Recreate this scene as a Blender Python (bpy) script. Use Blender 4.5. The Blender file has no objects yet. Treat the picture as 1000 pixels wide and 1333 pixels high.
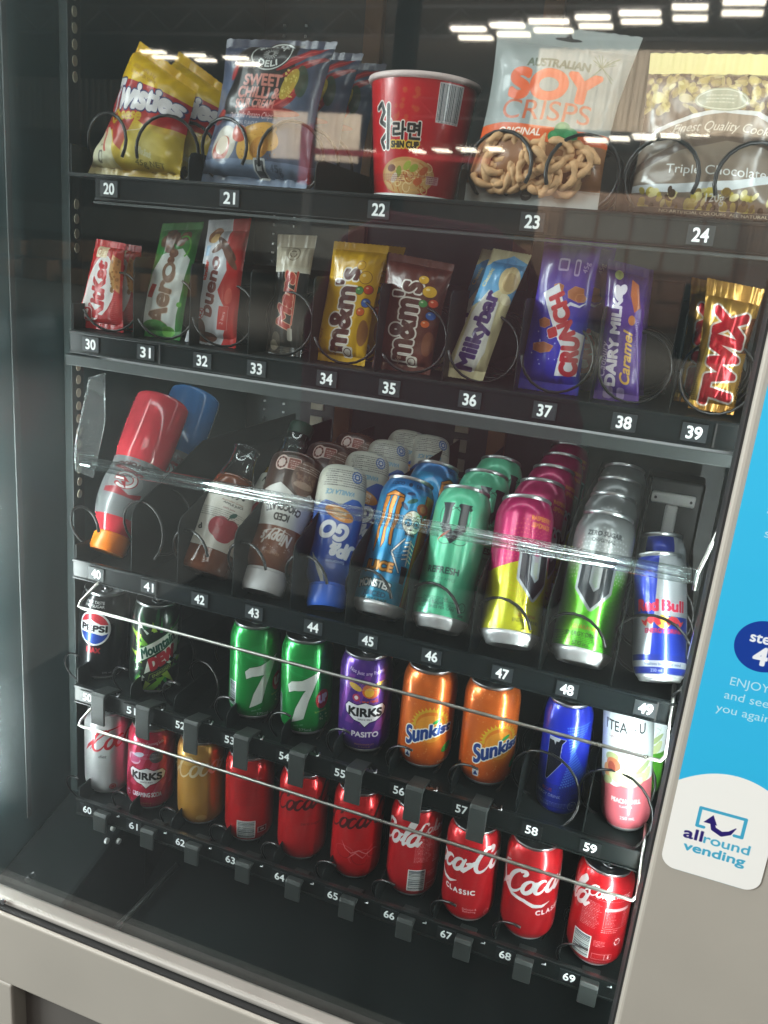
import bpy, bmesh, math, random
import numpy as np
from mathutils import Vector, Matrix, noise as mnoise
random.seed(7)
rad = math.radians
sc = bpy.context.scene

# ------------------------------------------------------------------ camera, world, exposure, lights
cam_d = bpy.data.cameras.new("camera"); cam = bpy.data.objects.new("camera", cam_d)
sc.collection.objects.link(cam); sc.camera = cam
CR = ((0.936534, 0.337850, 0.093606), (0.181788, -0.239694, -0.953677), (-0.299763, 0.910167, -0.285899))
CAM = Vector((0.31921, -0.82561, 1.47961))
cam.matrix_world = Matrix(((CR[0][0], -CR[1][0], -CR[2][0], CAM.x), (CR[0][1], -CR[1][1], -CR[2][1], CAM.y),
                           (CR[0][2], -CR[1][2], -CR[2][2], CAM.z), (0, 0, 0, 1)))
cam_d.sensor_fit = 'HORIZONTAL'; cam_d.sensor_width = 36.0; cam_d.lens = 39.056
cam_d.clip_start = 0.01; cam_d.clip_end = 300
sc.view_settings.view_transform = 'Standard'; sc.view_settings.look = 'None'
sc.view_settings.exposure = 0.0; sc.view_settings.gamma = 1.0
sc.cycles.use_denoising = True
sc.cycles.transparent_max_bounces = 24
sc.cycles.max_bounces = 8
sc.cycles.caustics_reflective = False; sc.cycles.caustics_refractive = False
world = bpy.data.worlds.new("World"); sc.world = world; world.use_nodes = True
world.node_tree.nodes["Background"].inputs[0].default_value = (0.78, 0.80, 0.82, 1)
world.node_tree.nodes["Background"].inputs[1].default_value = 0.045

def area(name, loc, target, size, size_y, power, col):
    l = bpy.data.lights.new(name, 'AREA'); l.shape = 'RECTANGLE'; l.size = size; l.size_y = size_y
    l.energy = power; l.color = col
    o = bpy.data.objects.new(name, l); sc.collection.objects.link(o); o.location = loc
    o.rotation_euler = (Vector(target) - Vector(loc)).to_track_quat('-Z', 'Y').to_euler()
    return o
# hall light in front of the machine, from unseen area lamps added for it
area("added_hall_light_near", (2.6, -4.2, 6.2), (0.2, 0, 1.0), 3.0, 3.0, 165, (1.0, 0.975, 0.93))
area("added_hall_light_side", (-4.5, -5.0, 6.0), (0, 0, 1.0), 3.0, 3.0, 330, (0.95, 1.0, 0.99))
area("hall_fill_left", (-7.8, -4.4, 3.2), (0, 0, 1.1), 3.0, 3.0, 1100, (0.93, 1.0, 1.0))  # unseen lamp added as fill for the rear stock; no window there
area("added_hall_light_mid", (-5, -16, 7.4), (-6, -24, 3), 10.0, 6.0, 5600, (1.0, 0.93, 0.84))
area("added_hall_light_far", (-8, -32, 7.4), (-8, -46, 3), 20.0, 6.0, 3200, (1.0, 0.93, 0.84))

area("added_roof_uplight", (-5, -24, 4.5), (-5, -27, 9.6), 26.0, 14.0, 3800, (1.0, 0.86, 0.72))  # unseen uplight added to brighten the roof, in place of bounced light
area("fill_over_machine", (-.3, -.30, 3.3), (-.35, -1.9, 1.1), 1.6, .5, 55, (1.0, 0.97, 0.93))  # unseen lamp added to light the maroon shape behind the camera

# ------------------------------------------------------------------ materials
def s2l(c):
    return tuple((x / 12.92 if x <= 0.04045 else ((x + 0.055) / 1.055) ** 2.4) for x in c)
def hexc(h):
    return tuple(int(h[i:i + 2], 16) / 255 for i in (0, 2, 4))
def mat(name, col, rough=0.5, metal=0.0, coat=0.0, trans=0.0, ior=1.45, bump=0.0, bscale=200, var=0.0, vscale=20, emit=None, spec=0.5, image=None):
    m = bpy.data.materials.new(name); m.use_nodes = True
    nt = m.node_tree; b = nt.nodes["Principled BSDF"]
    b.inputs["Base Color"].default_value = (*col, 1)
    b.inputs["Roughness"].default_value = rough; b.inputs["Metallic"].default_value = metal
    b.inputs["Coat Weight"].default_value = coat; b.inputs["Coat Roughness"].default_value = 0.05
    b.inputs["Transmission Weight"].default_value = trans; b.inputs["IOR"].default_value = ior
    b.inputs["Specular IOR Level"].default_value = spec
    if emit:
        b.inputs["Emission Color"].default_value = (*emit[:3], 1); b.inputs["Emission Strength"].default_value = emit[3]
    src = None
    if image is not None:
        t = nt.nodes.new("ShaderNodeTexImage"); t.image = image; t.interpolation = 'Linear'
        src = t.outputs["Color"]; nt.links.new(src, b.inputs["Base Color"])
    if var > 0 or bump > 0:
        tc = nt.nodes.new("ShaderNodeTexCoord")
    if var > 0:
        n = nt.nodes.new("ShaderNodeTexNoise"); n.inputs["Scale"].default_value = vscale; n.inputs["Detail"].default_value = 6
        nt.links.new(tc.outputs["Object"], n.inputs["Vector"])
        r = nt.nodes.new("ShaderNodeMapRange"); r.inputs["From Min"].default_value = 0.3; r.inputs["From Max"].default_value = 0.7
        r.inputs["To Min"].default_value = 1 - var; r.inputs["To Max"].default_value = 1 + var
        nt.links.new(n.outputs["Fac"], r.inputs["Value"])
        mx = nt.nodes.new("ShaderNodeVectorMath"); mx.operation = 'SCALE'
        if src is not None: nt.links.new(src, mx.inputs[0])
        else: mx.inputs[0].default_value = col
        nt.links.new(r.outputs["Result"], mx.inputs["Scale"]); nt.links.new(mx.outputs["Vector"], b.inputs["Base Color"])
        r2 = nt.nodes.new("ShaderNodeMapRange"); r2.inputs["To Min"].default_value = max(0, rough - 0.08); r2.inputs["To Max"].default_value = min(1, rough + 0.08)
        nt.links.new(n.outputs["Fac"], r2.inputs["Value"]); nt.links.new(r2.outputs["Result"], b.inputs["Roughness"])
    if bump > 0:
        n2 = nt.nodes.new("ShaderNodeTexNoise"); n2.inputs["Scale"].default_value = bscale; n2.inputs["Detail"].default_value = 3
        nt.links.new(tc.outputs["Object"], n2.inputs["Vector"])
        bp = nt.nodes.new("ShaderNodeBump"); bp.inputs["Strength"].default_value = bump; bp.inputs["Distance"].default_value = 0.002
        nt.links.new(n2.outputs["Fac"], bp.inputs["Height"]); nt.links.new(bp.outputs["Normal"], b.inputs["Normal"])
    return m

M = dict(
    enamel=mat("powder_coated_steel", (0.365, 0.335, 0.29), 0.42, bump=0.05, bscale=900, var=0.06, vscale=4),
    enamel_dark=mat("recess_steel", (0.11, 0.10, 0.09), 0.5, var=0.05, vscale=4),
    edge=mat("anodised_trim", (0.33, 0.31, 0.28), 0.45, metal=0.15, var=0.05),
    liner=mat("cabinet_liner", (0.022, 0.032, 0.032), 0.45, var=0.15, vscale=5, bump=0.05, bscale=300),
    liner_side=mat("cabinet_side_liner", (0.026, 0.050, 0.053), 0.33, var=0.22, vscale=3),
    tray=mat("tray_steel", (0.008, 0.011, 0.011), 0.5, spec=0.25, var=0.25, vscale=12, bump=0.08, bscale=400),
    strip=mat("label_strip_plastic", (0.007, 0.010, 0.011), 0.25, spec=0.3, var=0.2, vscale=10),
    divider=mat("divider_plastic", (0.005, 0.007, 0.007), 0.42, spec=0.25, var=0.2, vscale=15),
    rail_grey=mat("tray_front_rail", (0.040, 0.048, 0.048), 0.5, metal=0.2, var=0.08, vscale=10),
    coil=mat("coil_wire", (0.006, 0.006, 0.006), 0.28, spec=0.5),
    chrome=mat("bright_wire", (0.50, 0.495, 0.46), 0.30, metal=1.0, var=0.08, vscale=40),
    alu=mat("can_aluminium", (0.66, 0.67, 0.68), 0.38, metal=0.75, var=0.05, vscale=60),
    lid=mat("can_lid_aluminium", (0.42, 0.43, 0.44), 0.36, metal=1.0, var=0.08, vscale=80),
    clip=mat("clip_plastic", (0.022, 0.026, 0.025), 0.5, var=0.1, vscale=20),
    white_plastic=mat("white_plastic", (0.62, 0.63, 0.62), 0.4, var=0.05),
    bracket=mat("motor_bracket_plastic", (0.45, 0.46, 0.45), 0.45),
    led=mat("strip_light", (0.9, 0.9, 0.9), 0.4, emit=(0.92, 1.0, 0.99, 21)),
    led_low=mat("lower_strip_light", (0.9, 0.9, 0.9), 0.4, emit=(0.92, 1.0, 0.99, 98)),
    led_fill=mat("fill_strip_light", (0.9, 0.9, 0.9), 0.4, emit=(0.92, 1.0, 1.0, 9)),  # emission of the added fill tubes under the snack tray
    led_top=mat("header_strip_light", (0.9, 0.9, 0.9), 0.4, emit=(0.92, 1.0, 0.99, 6)),
    slot=mat("slot_edge", (0.34, 0.31, 0.23), 0.4, var=0.1),
    bin=mat("bin_plastic", (0.003, 0.006, 0.006), 0.7, spec=0.15, var=0.3, vscale=8),
    low_strip=mat("black_strip_plastic", (0.005, 0.007, 0.007), 0.3, spec=0.35),
    gasket=mat("gasket_rubber", (0.02, 0.02, 0.02), 0.6),
)

def acrylic():
    m = bpy.data.materials.new("clear_acrylic"); m.use_nodes = True; nt = m.node_tree
    for n in list(nt.nodes): nt.nodes.remove(n)
    out = nt.nodes.new("ShaderNodeOutputMaterial"); mix = nt.nodes.new("ShaderNodeMixShader")
    tr = nt.nodes.new("ShaderNodeBsdfTransparent"); tr.inputs[0].default_value = (0.86, 0.88, 0.88, 1)
    gl = nt.nodes.new("ShaderNodeBsdfGlossy"); gl.inputs["Roughness"].default_value = 0.08; gl.inputs["Color"].default_value = (0.95, 0.97, 0.97, 1)
    lw = nt.nodes.new("ShaderNodeLayerWeight"); lw.inputs["Blend"].default_value = 0.35
    mr = nt.nodes.new("ShaderNodeMapRange"); mr.inputs["To Min"].default_value = 0.06; mr.inputs["To Max"].default_value = 0.55
    nt.links.new(lw.outputs["Facing"], mr.inputs["Value"]); nt.links.new(mr.outputs["Result"], mix.inputs[0])
    nt.links.new(tr.outputs[0], mix.inputs[1]); nt.links.new(gl.outputs[0], mix.inputs[2]); nt.links.new(mix.outputs[0], out.inputs[0])
    return m
M['acrylic'] = acrylic()
def acrylic_plate():
    m = M['acrylic'].copy(); m.name = "scuffed_acrylic"; nt = m.node_tree
    out = [n for n in nt.nodes if n.type == 'OUTPUT_MATERIAL'][0]; old = out.inputs[0].links[0].from_socket
    mx = nt.nodes.new("ShaderNodeMixShader"); mx.inputs[0].default_value = 0.22; df = nt.nodes.new("ShaderNodeBsdfDiffuse"); df.inputs[0].default_value = (.6, .62, .62, 1)
    nt.links.new(old, mx.inputs[1]); nt.links.new(df.outputs[0], mx.inputs[2]); nt.links.new(mx.outputs[0], out.inputs[0]); return m
M['plate'] = acrylic_plate()

def pane_material():
    m = bpy.data.materials.new("window_glass"); m.use_nodes = True; nt = m.node_tree
    for n in list(nt.nodes): nt.nodes.remove(n)
    N = nt.nodes.new; L = nt.links.new
    out = N("ShaderNodeOutputMaterial"); mix = N("ShaderNodeMixShader"); mix2 = N("ShaderNodeMixShader")
    tr = N("ShaderNodeBsdfTransparent"); tr.inputs[0].default_value = (0.955, 0.975, 0.972, 1)
    gl = N("ShaderNodeBsdfGlossy"); gl.inputs["Roughness"].default_value = 0.022
    geo = N("ShaderNodeNewGeometry"); dot = N("ShaderNodeVectorMath"); dot.operation = 'DOT_PRODUCT'
    L(geo.outputs["Incoming"], dot.inputs[0]); L(geo.outputs["Normal"], dot.inputs[1])
    ab = N("ShaderNodeMath"); ab.operation = 'ABSOLUTE'; L(dot.outputs["Value"], ab.inputs[0])
    om = N("ShaderNodeMath"); om.operation = 'SUBTRACT'; om.inputs[0].default_value = 1; L(ab.outputs[0], om.inputs[1])
    pw = N("ShaderNodeMath"); pw.operation = 'POWER'; L(om.outputs[0], pw.inputs[0]); pw.inputs[1].default_value = 4.0
    ma = N("ShaderNodeMath"); ma.operation = 'MULTIPLY_ADD'; L(pw.outputs[0], ma.inputs[0]); ma.inputs[1].default_value = 0.9; ma.inputs[2].default_value = 0.070
    L(ma.outputs[0], mix.inputs[0]); L(tr.outputs[0], mix.inputs[1]); L(gl.outputs[0], mix.inputs[2])
    # wiped, dusty film on the glass, plus glow and haze painted into it
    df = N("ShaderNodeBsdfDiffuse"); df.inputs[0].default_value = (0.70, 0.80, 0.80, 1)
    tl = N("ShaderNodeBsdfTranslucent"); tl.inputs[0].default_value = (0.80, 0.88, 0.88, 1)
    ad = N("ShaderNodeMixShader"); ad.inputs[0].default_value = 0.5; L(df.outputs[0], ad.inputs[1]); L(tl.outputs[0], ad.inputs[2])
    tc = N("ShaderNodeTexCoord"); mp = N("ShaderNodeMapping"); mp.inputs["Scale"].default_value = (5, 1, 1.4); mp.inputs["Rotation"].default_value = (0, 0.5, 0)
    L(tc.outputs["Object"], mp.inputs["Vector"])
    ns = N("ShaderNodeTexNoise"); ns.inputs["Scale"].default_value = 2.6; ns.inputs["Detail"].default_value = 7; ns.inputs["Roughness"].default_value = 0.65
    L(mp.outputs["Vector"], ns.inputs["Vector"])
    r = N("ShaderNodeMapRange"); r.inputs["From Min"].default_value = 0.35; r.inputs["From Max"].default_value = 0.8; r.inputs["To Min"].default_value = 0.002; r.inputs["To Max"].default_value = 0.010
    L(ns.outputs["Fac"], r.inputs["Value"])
    sx_ = N("ShaderNodeSeparateXYZ"); L(tc.outputs["Object"], sx_.inputs[0])      # bright glow at the left edge, painted as a pale mottled film
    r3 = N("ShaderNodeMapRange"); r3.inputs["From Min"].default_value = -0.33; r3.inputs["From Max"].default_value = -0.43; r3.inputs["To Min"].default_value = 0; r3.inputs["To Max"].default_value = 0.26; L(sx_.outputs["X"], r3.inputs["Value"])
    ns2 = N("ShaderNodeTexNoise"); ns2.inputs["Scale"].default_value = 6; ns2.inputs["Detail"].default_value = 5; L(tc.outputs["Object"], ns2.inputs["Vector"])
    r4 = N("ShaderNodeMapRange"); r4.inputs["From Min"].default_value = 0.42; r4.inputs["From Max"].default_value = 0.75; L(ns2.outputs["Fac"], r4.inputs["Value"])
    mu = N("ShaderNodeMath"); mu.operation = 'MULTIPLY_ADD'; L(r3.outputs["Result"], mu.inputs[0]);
    r5 = N("ShaderNodeMapRange"); r5.inputs["From Min"].default_value = 1.0; r5.inputs["From Max"].default_value = 1.75; r5.inputs["To Min"].default_value = 0.0; r5.inputs["To Max"].default_value = 0.022; L(sx_.outputs["Z"], r5.inputs["Value"])  # veil of haze painted into the film, stronger towards the top
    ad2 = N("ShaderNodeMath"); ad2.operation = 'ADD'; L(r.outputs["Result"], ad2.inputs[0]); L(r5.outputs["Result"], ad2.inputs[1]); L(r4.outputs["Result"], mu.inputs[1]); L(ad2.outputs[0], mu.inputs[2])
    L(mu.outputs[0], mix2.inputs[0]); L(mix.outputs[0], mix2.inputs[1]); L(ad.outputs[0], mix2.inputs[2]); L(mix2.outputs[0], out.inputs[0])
    return m
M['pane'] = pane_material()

def hall_metal(name, c1, rough=0.6, var=0.12, metal=0.0):
    return mat(name, c1, rough, metal=metal, var=var, vscale=1.5)
HM = dict(roof=hall_metal("hall_roof_sheet", (0.075, 0.060, 0.050)), clad=hall_metal("corrugated_cladding", (0.50, 0.43, 0.34)),
          clad2=hall_metal("corrugated_cladding_brown", (0.26, 0.17, 0.12)), conc=hall_metal("hall_concrete", (0.11, 0.108, 0.10)), steel=hall_metal("hall_steel", (0.05, 0.045, 0.045)),
          red=hall_metal("red_painted_steel", (0.36, 0.02, 0.03)), brick=hall_metal("brown_panel", (0.15, 0.075, 0.05)), mat=hall_metal("floor_shade_dark", (0.012, 0.014, 0.014)), carton=hall_metal("brown_carton", (0.20, 0.12, 0.07)), maroon=hall_metal("maroon_fabric", (0.22, 0.035, 0.06), 0.9),  # the mat entry is the dark colour of the painted floor shade
          light=mat("hall_lamp_tube", (1, 1, 1), emit=(1.0, 0.90, 0.72, 14)), pane=hall_metal("pale_panel", (0.20, 0.19, 0.17)), green=hall_metal("green_panel", (0.06, 0.16, 0.07)))

# ------------------------------------------------------------------ mesh helpers
def link(me, name, parent=None, m=None, smooth=False, loc=None):
    o = bpy.data.objects.new(name, me); sc.collection.objects.link(o)
    if m is not None:
        for x in (m if isinstance(m, (list, tuple)) else [m]): me.materials.append(x)
    if smooth:
        for p in me.polygons: p.use_smooth = True
    if parent is not None: o.parent = parent
    if loc is not None: o.location = loc
    return o
def mesh_from(v, f, name="mesh"):
    me = bpy.data.meshes.new(name); me.from_pydata([tuple(a) for a in v], [], f); me.update(); return me
class MB:
    def __init__(s): s.v = []; s.f = []
    def add(s, v, f):
        n = len(s.v); s.v += [tuple(a) for a in v]; s.f += [tuple(i + n for i in q) for q in f]; return s
    def box(s, x0, x1, y0, y1, z0, z1):
        return s.add([(x0, y0, z0), (x1, y0, z0), (x1, y1, z0), (x0, y1, z0), (x0, y0, z1), (x1, y0, z1), (x1, y1, z1), (x0, y1, z1)],
                     [(0, 3, 2, 1), (4, 5, 6, 7), (0, 1, 5, 4), (1, 2, 6, 5), (2, 3, 7, 6), (3, 0, 4, 7)])
    def tube(s, pts, r, n=8, closed=False, cap=True):
        pts = [Vector(p) for p in pts]; N = len(pts); rs = r if isinstance(r, (list, tuple)) else [r] * N
        t0 = (pts[1] - pts[0]).normalized(); up = Vector((0, 0, 1)) if abs(t0.z) < 0.9 else Vector((1, 0, 0))
        nrm = (up - t0 * up.dot(t0)).normalized(); V = []; F = []
        for i in range(N):
            a = pts[(i - 1) % N] if (closed or i > 0) else pts[0]; b = pts[(i + 1) % N] if (closed or i < N - 1) else pts[-1]
            t = (b - a).normalized(); nrm = (nrm - t * nrm.dot(t)).normalized(); bi = t.cross(nrm)
            for k in range(n):
                an = 2 * math.pi * k / n; V.append(pts[i] + (nrm * math.cos(an) + bi * math.sin(an)) * rs[i])
        for i in range(N if closed else N - 1):
            j = (i + 1) % N
            for k in range(n): F.append((i * n + k, i * n + (k + 1) % n, j * n + (k + 1) % n, j * n + k))
        if cap and not closed: F.append(tuple(range(n))[::-1]); F.append(tuple((N - 1) * n + k for k in range(n)))
        return s.add(V, F)
    def lathe(s, prof, n=40, z0=0):
        V = []; F = []
        for (r, z) in prof:
            for k in range(n):
                a = 2 * math.pi * k / n; V.append((r * math.sin(a), -r * math.cos(a), z + z0))
        for i in range(len(prof) - 1):
            for k in range(n): F.append((i * n + k, i * n + (k + 1) % n, (i + 1) * n + (k + 1) % n, (i + 1) * n + k))
        if prof[0][0] > 1e-6: F.append(tuple(range(n))[::-1])
        if prof[-1][0] > 1e-6: F.append(tuple((len(prof) - 1) * n + k for k in range(n)))
        return s.add(V, F)
    def prism(s, poly, y0, y1):   # polygon in x,z extruded along y
        n = len(poly); V = [(x, y0, z) for x, z in poly] + [(x, y1, z) for x, z in poly]
        F = [tuple(range(n)), tuple(range(2 * n - 1, n - 1, -1))] + [(i, i + n, (i + 1) % n + n, (i + 1) % n) for i in range(n)]
        return s.add(V, F)
    def prismx(s, poly, x0, x1):  # polygon in y,z extruded along x
        n = len(poly); V = [(x0, y, z) for y, z in poly] + [(x1, y, z) for y, z in poly]
        F = [tuple(range(n))[::-1], tuple(range(n, 2 * n))] + [(i, (i + 1) % n, (i + 1) % n + n, i + n) for i in range(n)]
        return s.add(V, F)
    def obj(s, name, m, parent=None, smooth=False, bevel=0.0, loc=None, seg=2):
        o = link(mesh_from(s.v, s.f, name), name, parent, m, smooth, loc)
        if bevel:
            b = o.modifiers.new("bevel", 'BEVEL'); b.width = bevel; b.segments = seg; b.limit_method = 'ANGLE'; b.angle_limit = rad(40)
        return o
def auto_smooth(o, ang=40):
    me = o.data; bm = bmesh.new(); bm.from_mesh(me)
    for f in bm.faces: f.smooth = True
    for e in bm.edges:
        if len(e.link_faces) == 2 and e.calc_face_angle(0) > rad(ang): e.smooth = False
    bm.to_mesh(me); bm.free(); return o
def tag(o, label, cat, group=None, kind=None):
    if label: o['label'] = label
    if cat: o['category'] = cat
    if group: o['group'] = group
    if kind: o['kind'] = kind
    return o
def root(name, loc, label, cat, group=None):
    o = bpy.data.objects.new(name, None); sc.collection.objects.link(o); o.location = loc; o.empty_display_size = 0.02
    return tag(o, label, cat, group)
def dup(r, loc, label=None, rot=None):
    c = r.copy(); sc.collection.objects.link(c); c.location = loc
    if rot is not None: c.rotation_euler = rot
    if label: c['label'] = label
    for ch in list(r.children):
        d = ch.copy(); sc.collection.objects.link(d); d.parent = c
        for g in list(ch.children):
            e = g.copy(); sc.collection.objects.link(e); e.parent = d
    return c

# ------------------------------------------------------------------ print painter: draws flat printed artwork as vector shapes into an image
_tc = bpy.data.curves.new("type", 'FONT'); _to = bpy.data.objects.new("type", _tc); sc.collection.objects.link(_to)
_cache = {}
def glyphs(s):
    if s in _cache: return _cache[s]
    _tc.body = s; _to.update_tag(); bpy.context.view_layer.update()
    dg = bpy.context.evaluated_depsgraph_get(); ev = _to.evaluated_get(dg); me = ev.to_mesh()
    co = np.empty(len(me.vertices) * 3); me.vertices.foreach_get("co", co); co = co.reshape(-1, 3)[:, :2]
    cnt = {}
    for p in me.polygons:
        for k in p.edge_keys: cnt[k] = cnt.get(k, 0) + 1
    e = np.array([k for k in cnt if cnt[k] == 1], int).reshape(-1, 2)
    ev.to_mesh_clear()
    seg = np.c_[co[e[:, 0]], co[e[:, 1]]] if len(e) else np.zeros((0, 4))
    _cache[s] = seg; return seg
_H = glyphs("H"); CAPH = _H[:, [1, 3]].max() - _H[:, [1, 3]].min(); CAPB = _H[:, [1, 3]].min()

class Art:
    """canvas in millimetres: x in [-w/2, w/2], y in [0, h] upward"""
    def __init__(s, w, h, ppmm, bg):
        s.w, s.h, s.k = w, h, ppmm; s.W, s.H = int(round(w * ppmm)), int(round(h * ppmm))
        s.a = np.ones((s.H, s.W, 3), np.float32) * np.array(s.c(bg), np.float32)
    def c(s, c): return hexc(c) if isinstance(c, str) else c
    def px(s, P):
        P = np.asarray(P, float); q = P.copy(); q[..., 0::2] = (P[..., 0::2] + s.w / 2) * s.k; q[..., 1::2] = P[..., 1::2] * s.k
        return q
    def cov(s, seg, x0, y0, W, H, S=4):
        seg = seg - np.array([x0, y0, x0, y0]); out = np.zeros((H, W + 2))
        ya, yb = seg[:, 1] * S, seg[:, 3] * S
        lo, hi = np.minimum(ya, yb), np.maximum(ya, yb)
        r0 = np.maximum(np.ceil(lo - .5), 0).astype(int); r1 = np.minimum(np.ceil(hi - .5), H * S).astype(int)
        n = np.maximum(r1 - r0, 0); i = np.repeat(np.arange(len(seg)), n)
        if len(i) == 0: return out[:, :W]
        rows = np.arange(n.sum()) - np.repeat(np.cumsum(n) - n, n) + r0[i]
        t = ((rows + .5) - ya[i]) / (yb[i] - ya[i]); X = seg[i, 0] + t * (seg[i, 2] - seg[i, 0])
        o = np.lexsort((X, rows)); rows = rows[o]; X = np.clip(X[o], 0, W)
        cntr = np.bincount(rows, minlength=H * S); st = np.cumsum(cntr) - cntr
        par = (np.arange(len(rows)) - st[rows]) % 2; sgn = np.where(par == 0, -1.0, 1.0)
        k = np.floor(X).astype(int); fr = X - k; D = np.zeros((H, W + 2)); rr = rows // S
        np.add.at(D, (rr, np.zeros_like(k)), sgn / S); np.add.at(D, (rr, k), sgn * (fr - 1) / S); np.add.at(D, (rr, k + 1), -sgn * fr / S)
        return np.clip(np.cumsum(D, axis=1)[:, :W], 0, 1)
    def comp(s, m, x0, y0, col, alpha=1.0):
        H, W = m.shape; xa, ya = max(x0, 0), max(y0, 0); xb, yb = min(x0 + W, s.W), min(y0 + H, s.H)
        if xb <= xa or yb <= ya: return
        mm = (m[ya - y0:yb - y0, xa - x0:xb - x0] * alpha)[..., None].astype(np.float32)
        if callable(col):
            yy, xx = np.mgrid[ya:yb, xa:xb]; cc = col(xx / s.k - s.w / 2, yy / s.k).astype(np.float32)
        else: cc = np.array(s.c(col), np.float32)
        s.a[ya:yb, xa:xb] = s.a[ya:yb, xa:xb] * (1 - mm) + cc * mm
    def fill(s, seg, col, alpha=1.0, grow=0.0, outline=None):
        """seg in mm; grow thickens; outline = (mm, colour)"""
        if len(seg) == 0: return s
        q = s.px(seg); g = max(grow, (grow + outline[0]) if outline else 0) * s.k; pad = int(math.ceil(g)) + 2
        x0 = max(int(math.floor(q[:, [0, 2]].min())) - pad, -s.W); y0 = max(int(math.floor(q[:, [1, 3]].min())) - pad, -s.H)
        x1 = min(int(math.ceil(q[:, [0, 2]].max())) + pad, 2 * s.W); y1 = min(int(math.ceil(q[:, [1, 3]].max())) + pad, 2 * s.H)
        if x1 <= x0 or y1 <= y0: return s
        m = s.cov(q, x0, y0, x1 - x0, y1 - y0)
        if outline: s.comp(s.dil(m, (grow + outline[0]) * s.k), x0, y0, outline[1], alpha)
        s.comp(s.dil(m, grow * s.k) if grow else m, x0, y0, col, alpha); return s
    def dil(s, m, r):
        if r <= 0.05: return m
        out = m.copy(); R = int(math.ceil(r)); H, W = m.shape
        for dy in range(-R, R + 1):
            for dx in range(-R, R + 1):
                d = math.hypot(dx, dy); wgt = min(1.0, r - d + 0.5)
                if wgt <= 0 or (dx == 0 and dy == 0) or abs(dx) >= W or abs(dy) >= H: continue
                a = m[max(0, -dy):H - max(0, dy), max(0, -dx):W - max(0, dx)] * wgt
                b = out[max(0, dy):H - max(0, -dy), max(0, dx):W - max(0, -dx)]
                np.maximum(b, a, out=b)
        return out
    def segs(s, pts):
        p = np.asarray(pts, float); return np.c_[p, np.roll(p, -1, 0)]
    def poly(s, pts, col, alpha=1.0, **k): return s.fill(s.segs(pts), col, alpha, **k)
    def rect(s, x0, y0, x1, y1, col, alpha=1.0, r=0, rot=0, **k):
        if r: pts = [(cx + r * math.cos(a), cy + r * math.sin(a)) for cx, cy, q in ((x1 - r, y0 + r, -90), (x1 - r, y1 - r, 0), (x0 + r, y1 - r, 90), (x0 + r, y0 + r, 180)) for a in [rad(q + t) for t in (0, 22, 45, 68, 90)]]
        else: pts = [(x0, y0), (x1, y0), (x1, y1), (x0, y1)]
        if rot:
            cx, cy, c, d = (x0 + x1) / 2, (y0 + y1) / 2, math.cos(rad(rot)), math.sin(rad(rot))
            pts = [(cx + (x - cx) * c - (y - cy) * d, cy + (x - cx) * d + (y - cy) * c) for x, y in pts]
        return s.poly(pts, col, alpha, **k)
    def ell(s, cx, cy, rx, ry, col, alpha=1.0, rot=0, n=48, a0=0, a1=360, **k):
        c, d = math.cos(rad(rot)), math.sin(rad(rot)); P = []
        for i in range(n + (a1 - a0 < 360)):
            t = rad(a0 + (a1 - a0) * i / n); x, y = rx * math.cos(t), ry * math.sin(t); P.append((cx + x * c - y * d, cy + x * d + y * c))
        return s.poly(P, col, alpha, **k)
    def ring(s, cx, cy, rx, ry, w, col, alpha=1.0, rot=0, a0=0, a1=360, n=48):
        c, d = math.cos(rad(rot)), math.sin(rad(rot)); P = []
        for i in range(n + 1):
            t = rad(a0 + (a1 - a0) * i / n); x, y = rx * math.cos(t), ry * math.sin(t); P.append((cx + x * c - y * d, cy + x * d + y * c))
        return s.stroke(P, w, col, alpha)
    def stroke(s, pts, w, col, alpha=1.0, outline=None):
        """variable-width pen line; w is one width or one per point (mm)"""
        P = s.px(np.array(pts, float)); ws = np.array(w if isinstance(w, (list, tuple, np.ndarray)) else [w] * len(P)) * s.k / 2
        ex = (outline[0] * s.k if outline else 0) + 2
        x0 = int(math.floor((P[:, 0] - ws.max()).min() - ex)); y0 = int(math.floor((P[:, 1] - ws.max()).min() - ex))
        x1 = int(math.ceil((P[:, 0] + ws.max()).max() + ex)); y1 = int(math.ceil((P[:, 1] + ws.max()).max() + ex))
        D = np.full((y1 - y0, x1 - x0), 1e9)
        for i in range(len(P) - 1):
            a, b = P[i], P[i + 1]; wm = max(ws[i], ws[i + 1]) + ex + 1
            xa, xb = int(max(min(a[0], b[0]) - wm - x0, 0)), int(max(a[0], b[0]) + wm - x0) + 1
            ya, yb = int(max(min(a[1], b[1]) - wm - y0, 0)), int(max(a[1], b[1]) + wm - y0) + 1
            sub = D[ya:yb, xa:xb]
            if sub.size == 0: continue
            yy, xx = np.mgrid[ya:ya + sub.shape[0], xa:xa + sub.shape[1]]; px, py = xx + .5 + x0 - a[0], yy + .5 + y0 - a[1]
            d = b - a; L2 = max(d @ d, 1e-9); t = np.clip((px * d[0] + py * d[1]) / L2, 0, 1)
            np.minimum(sub, np.hypot(px - t * d[0], py - t * d[1]) - (ws[i] + t * (ws[i + 1] - ws[i])), out=sub)
        if outline: s.comp(np.clip(.5 - D + outline[0] * s.k, 0, 1), x0, y0, outline[1], alpha)
        s.comp(np.clip(.5 - D, 0, 1), x0, y0, col, alpha); return s
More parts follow.
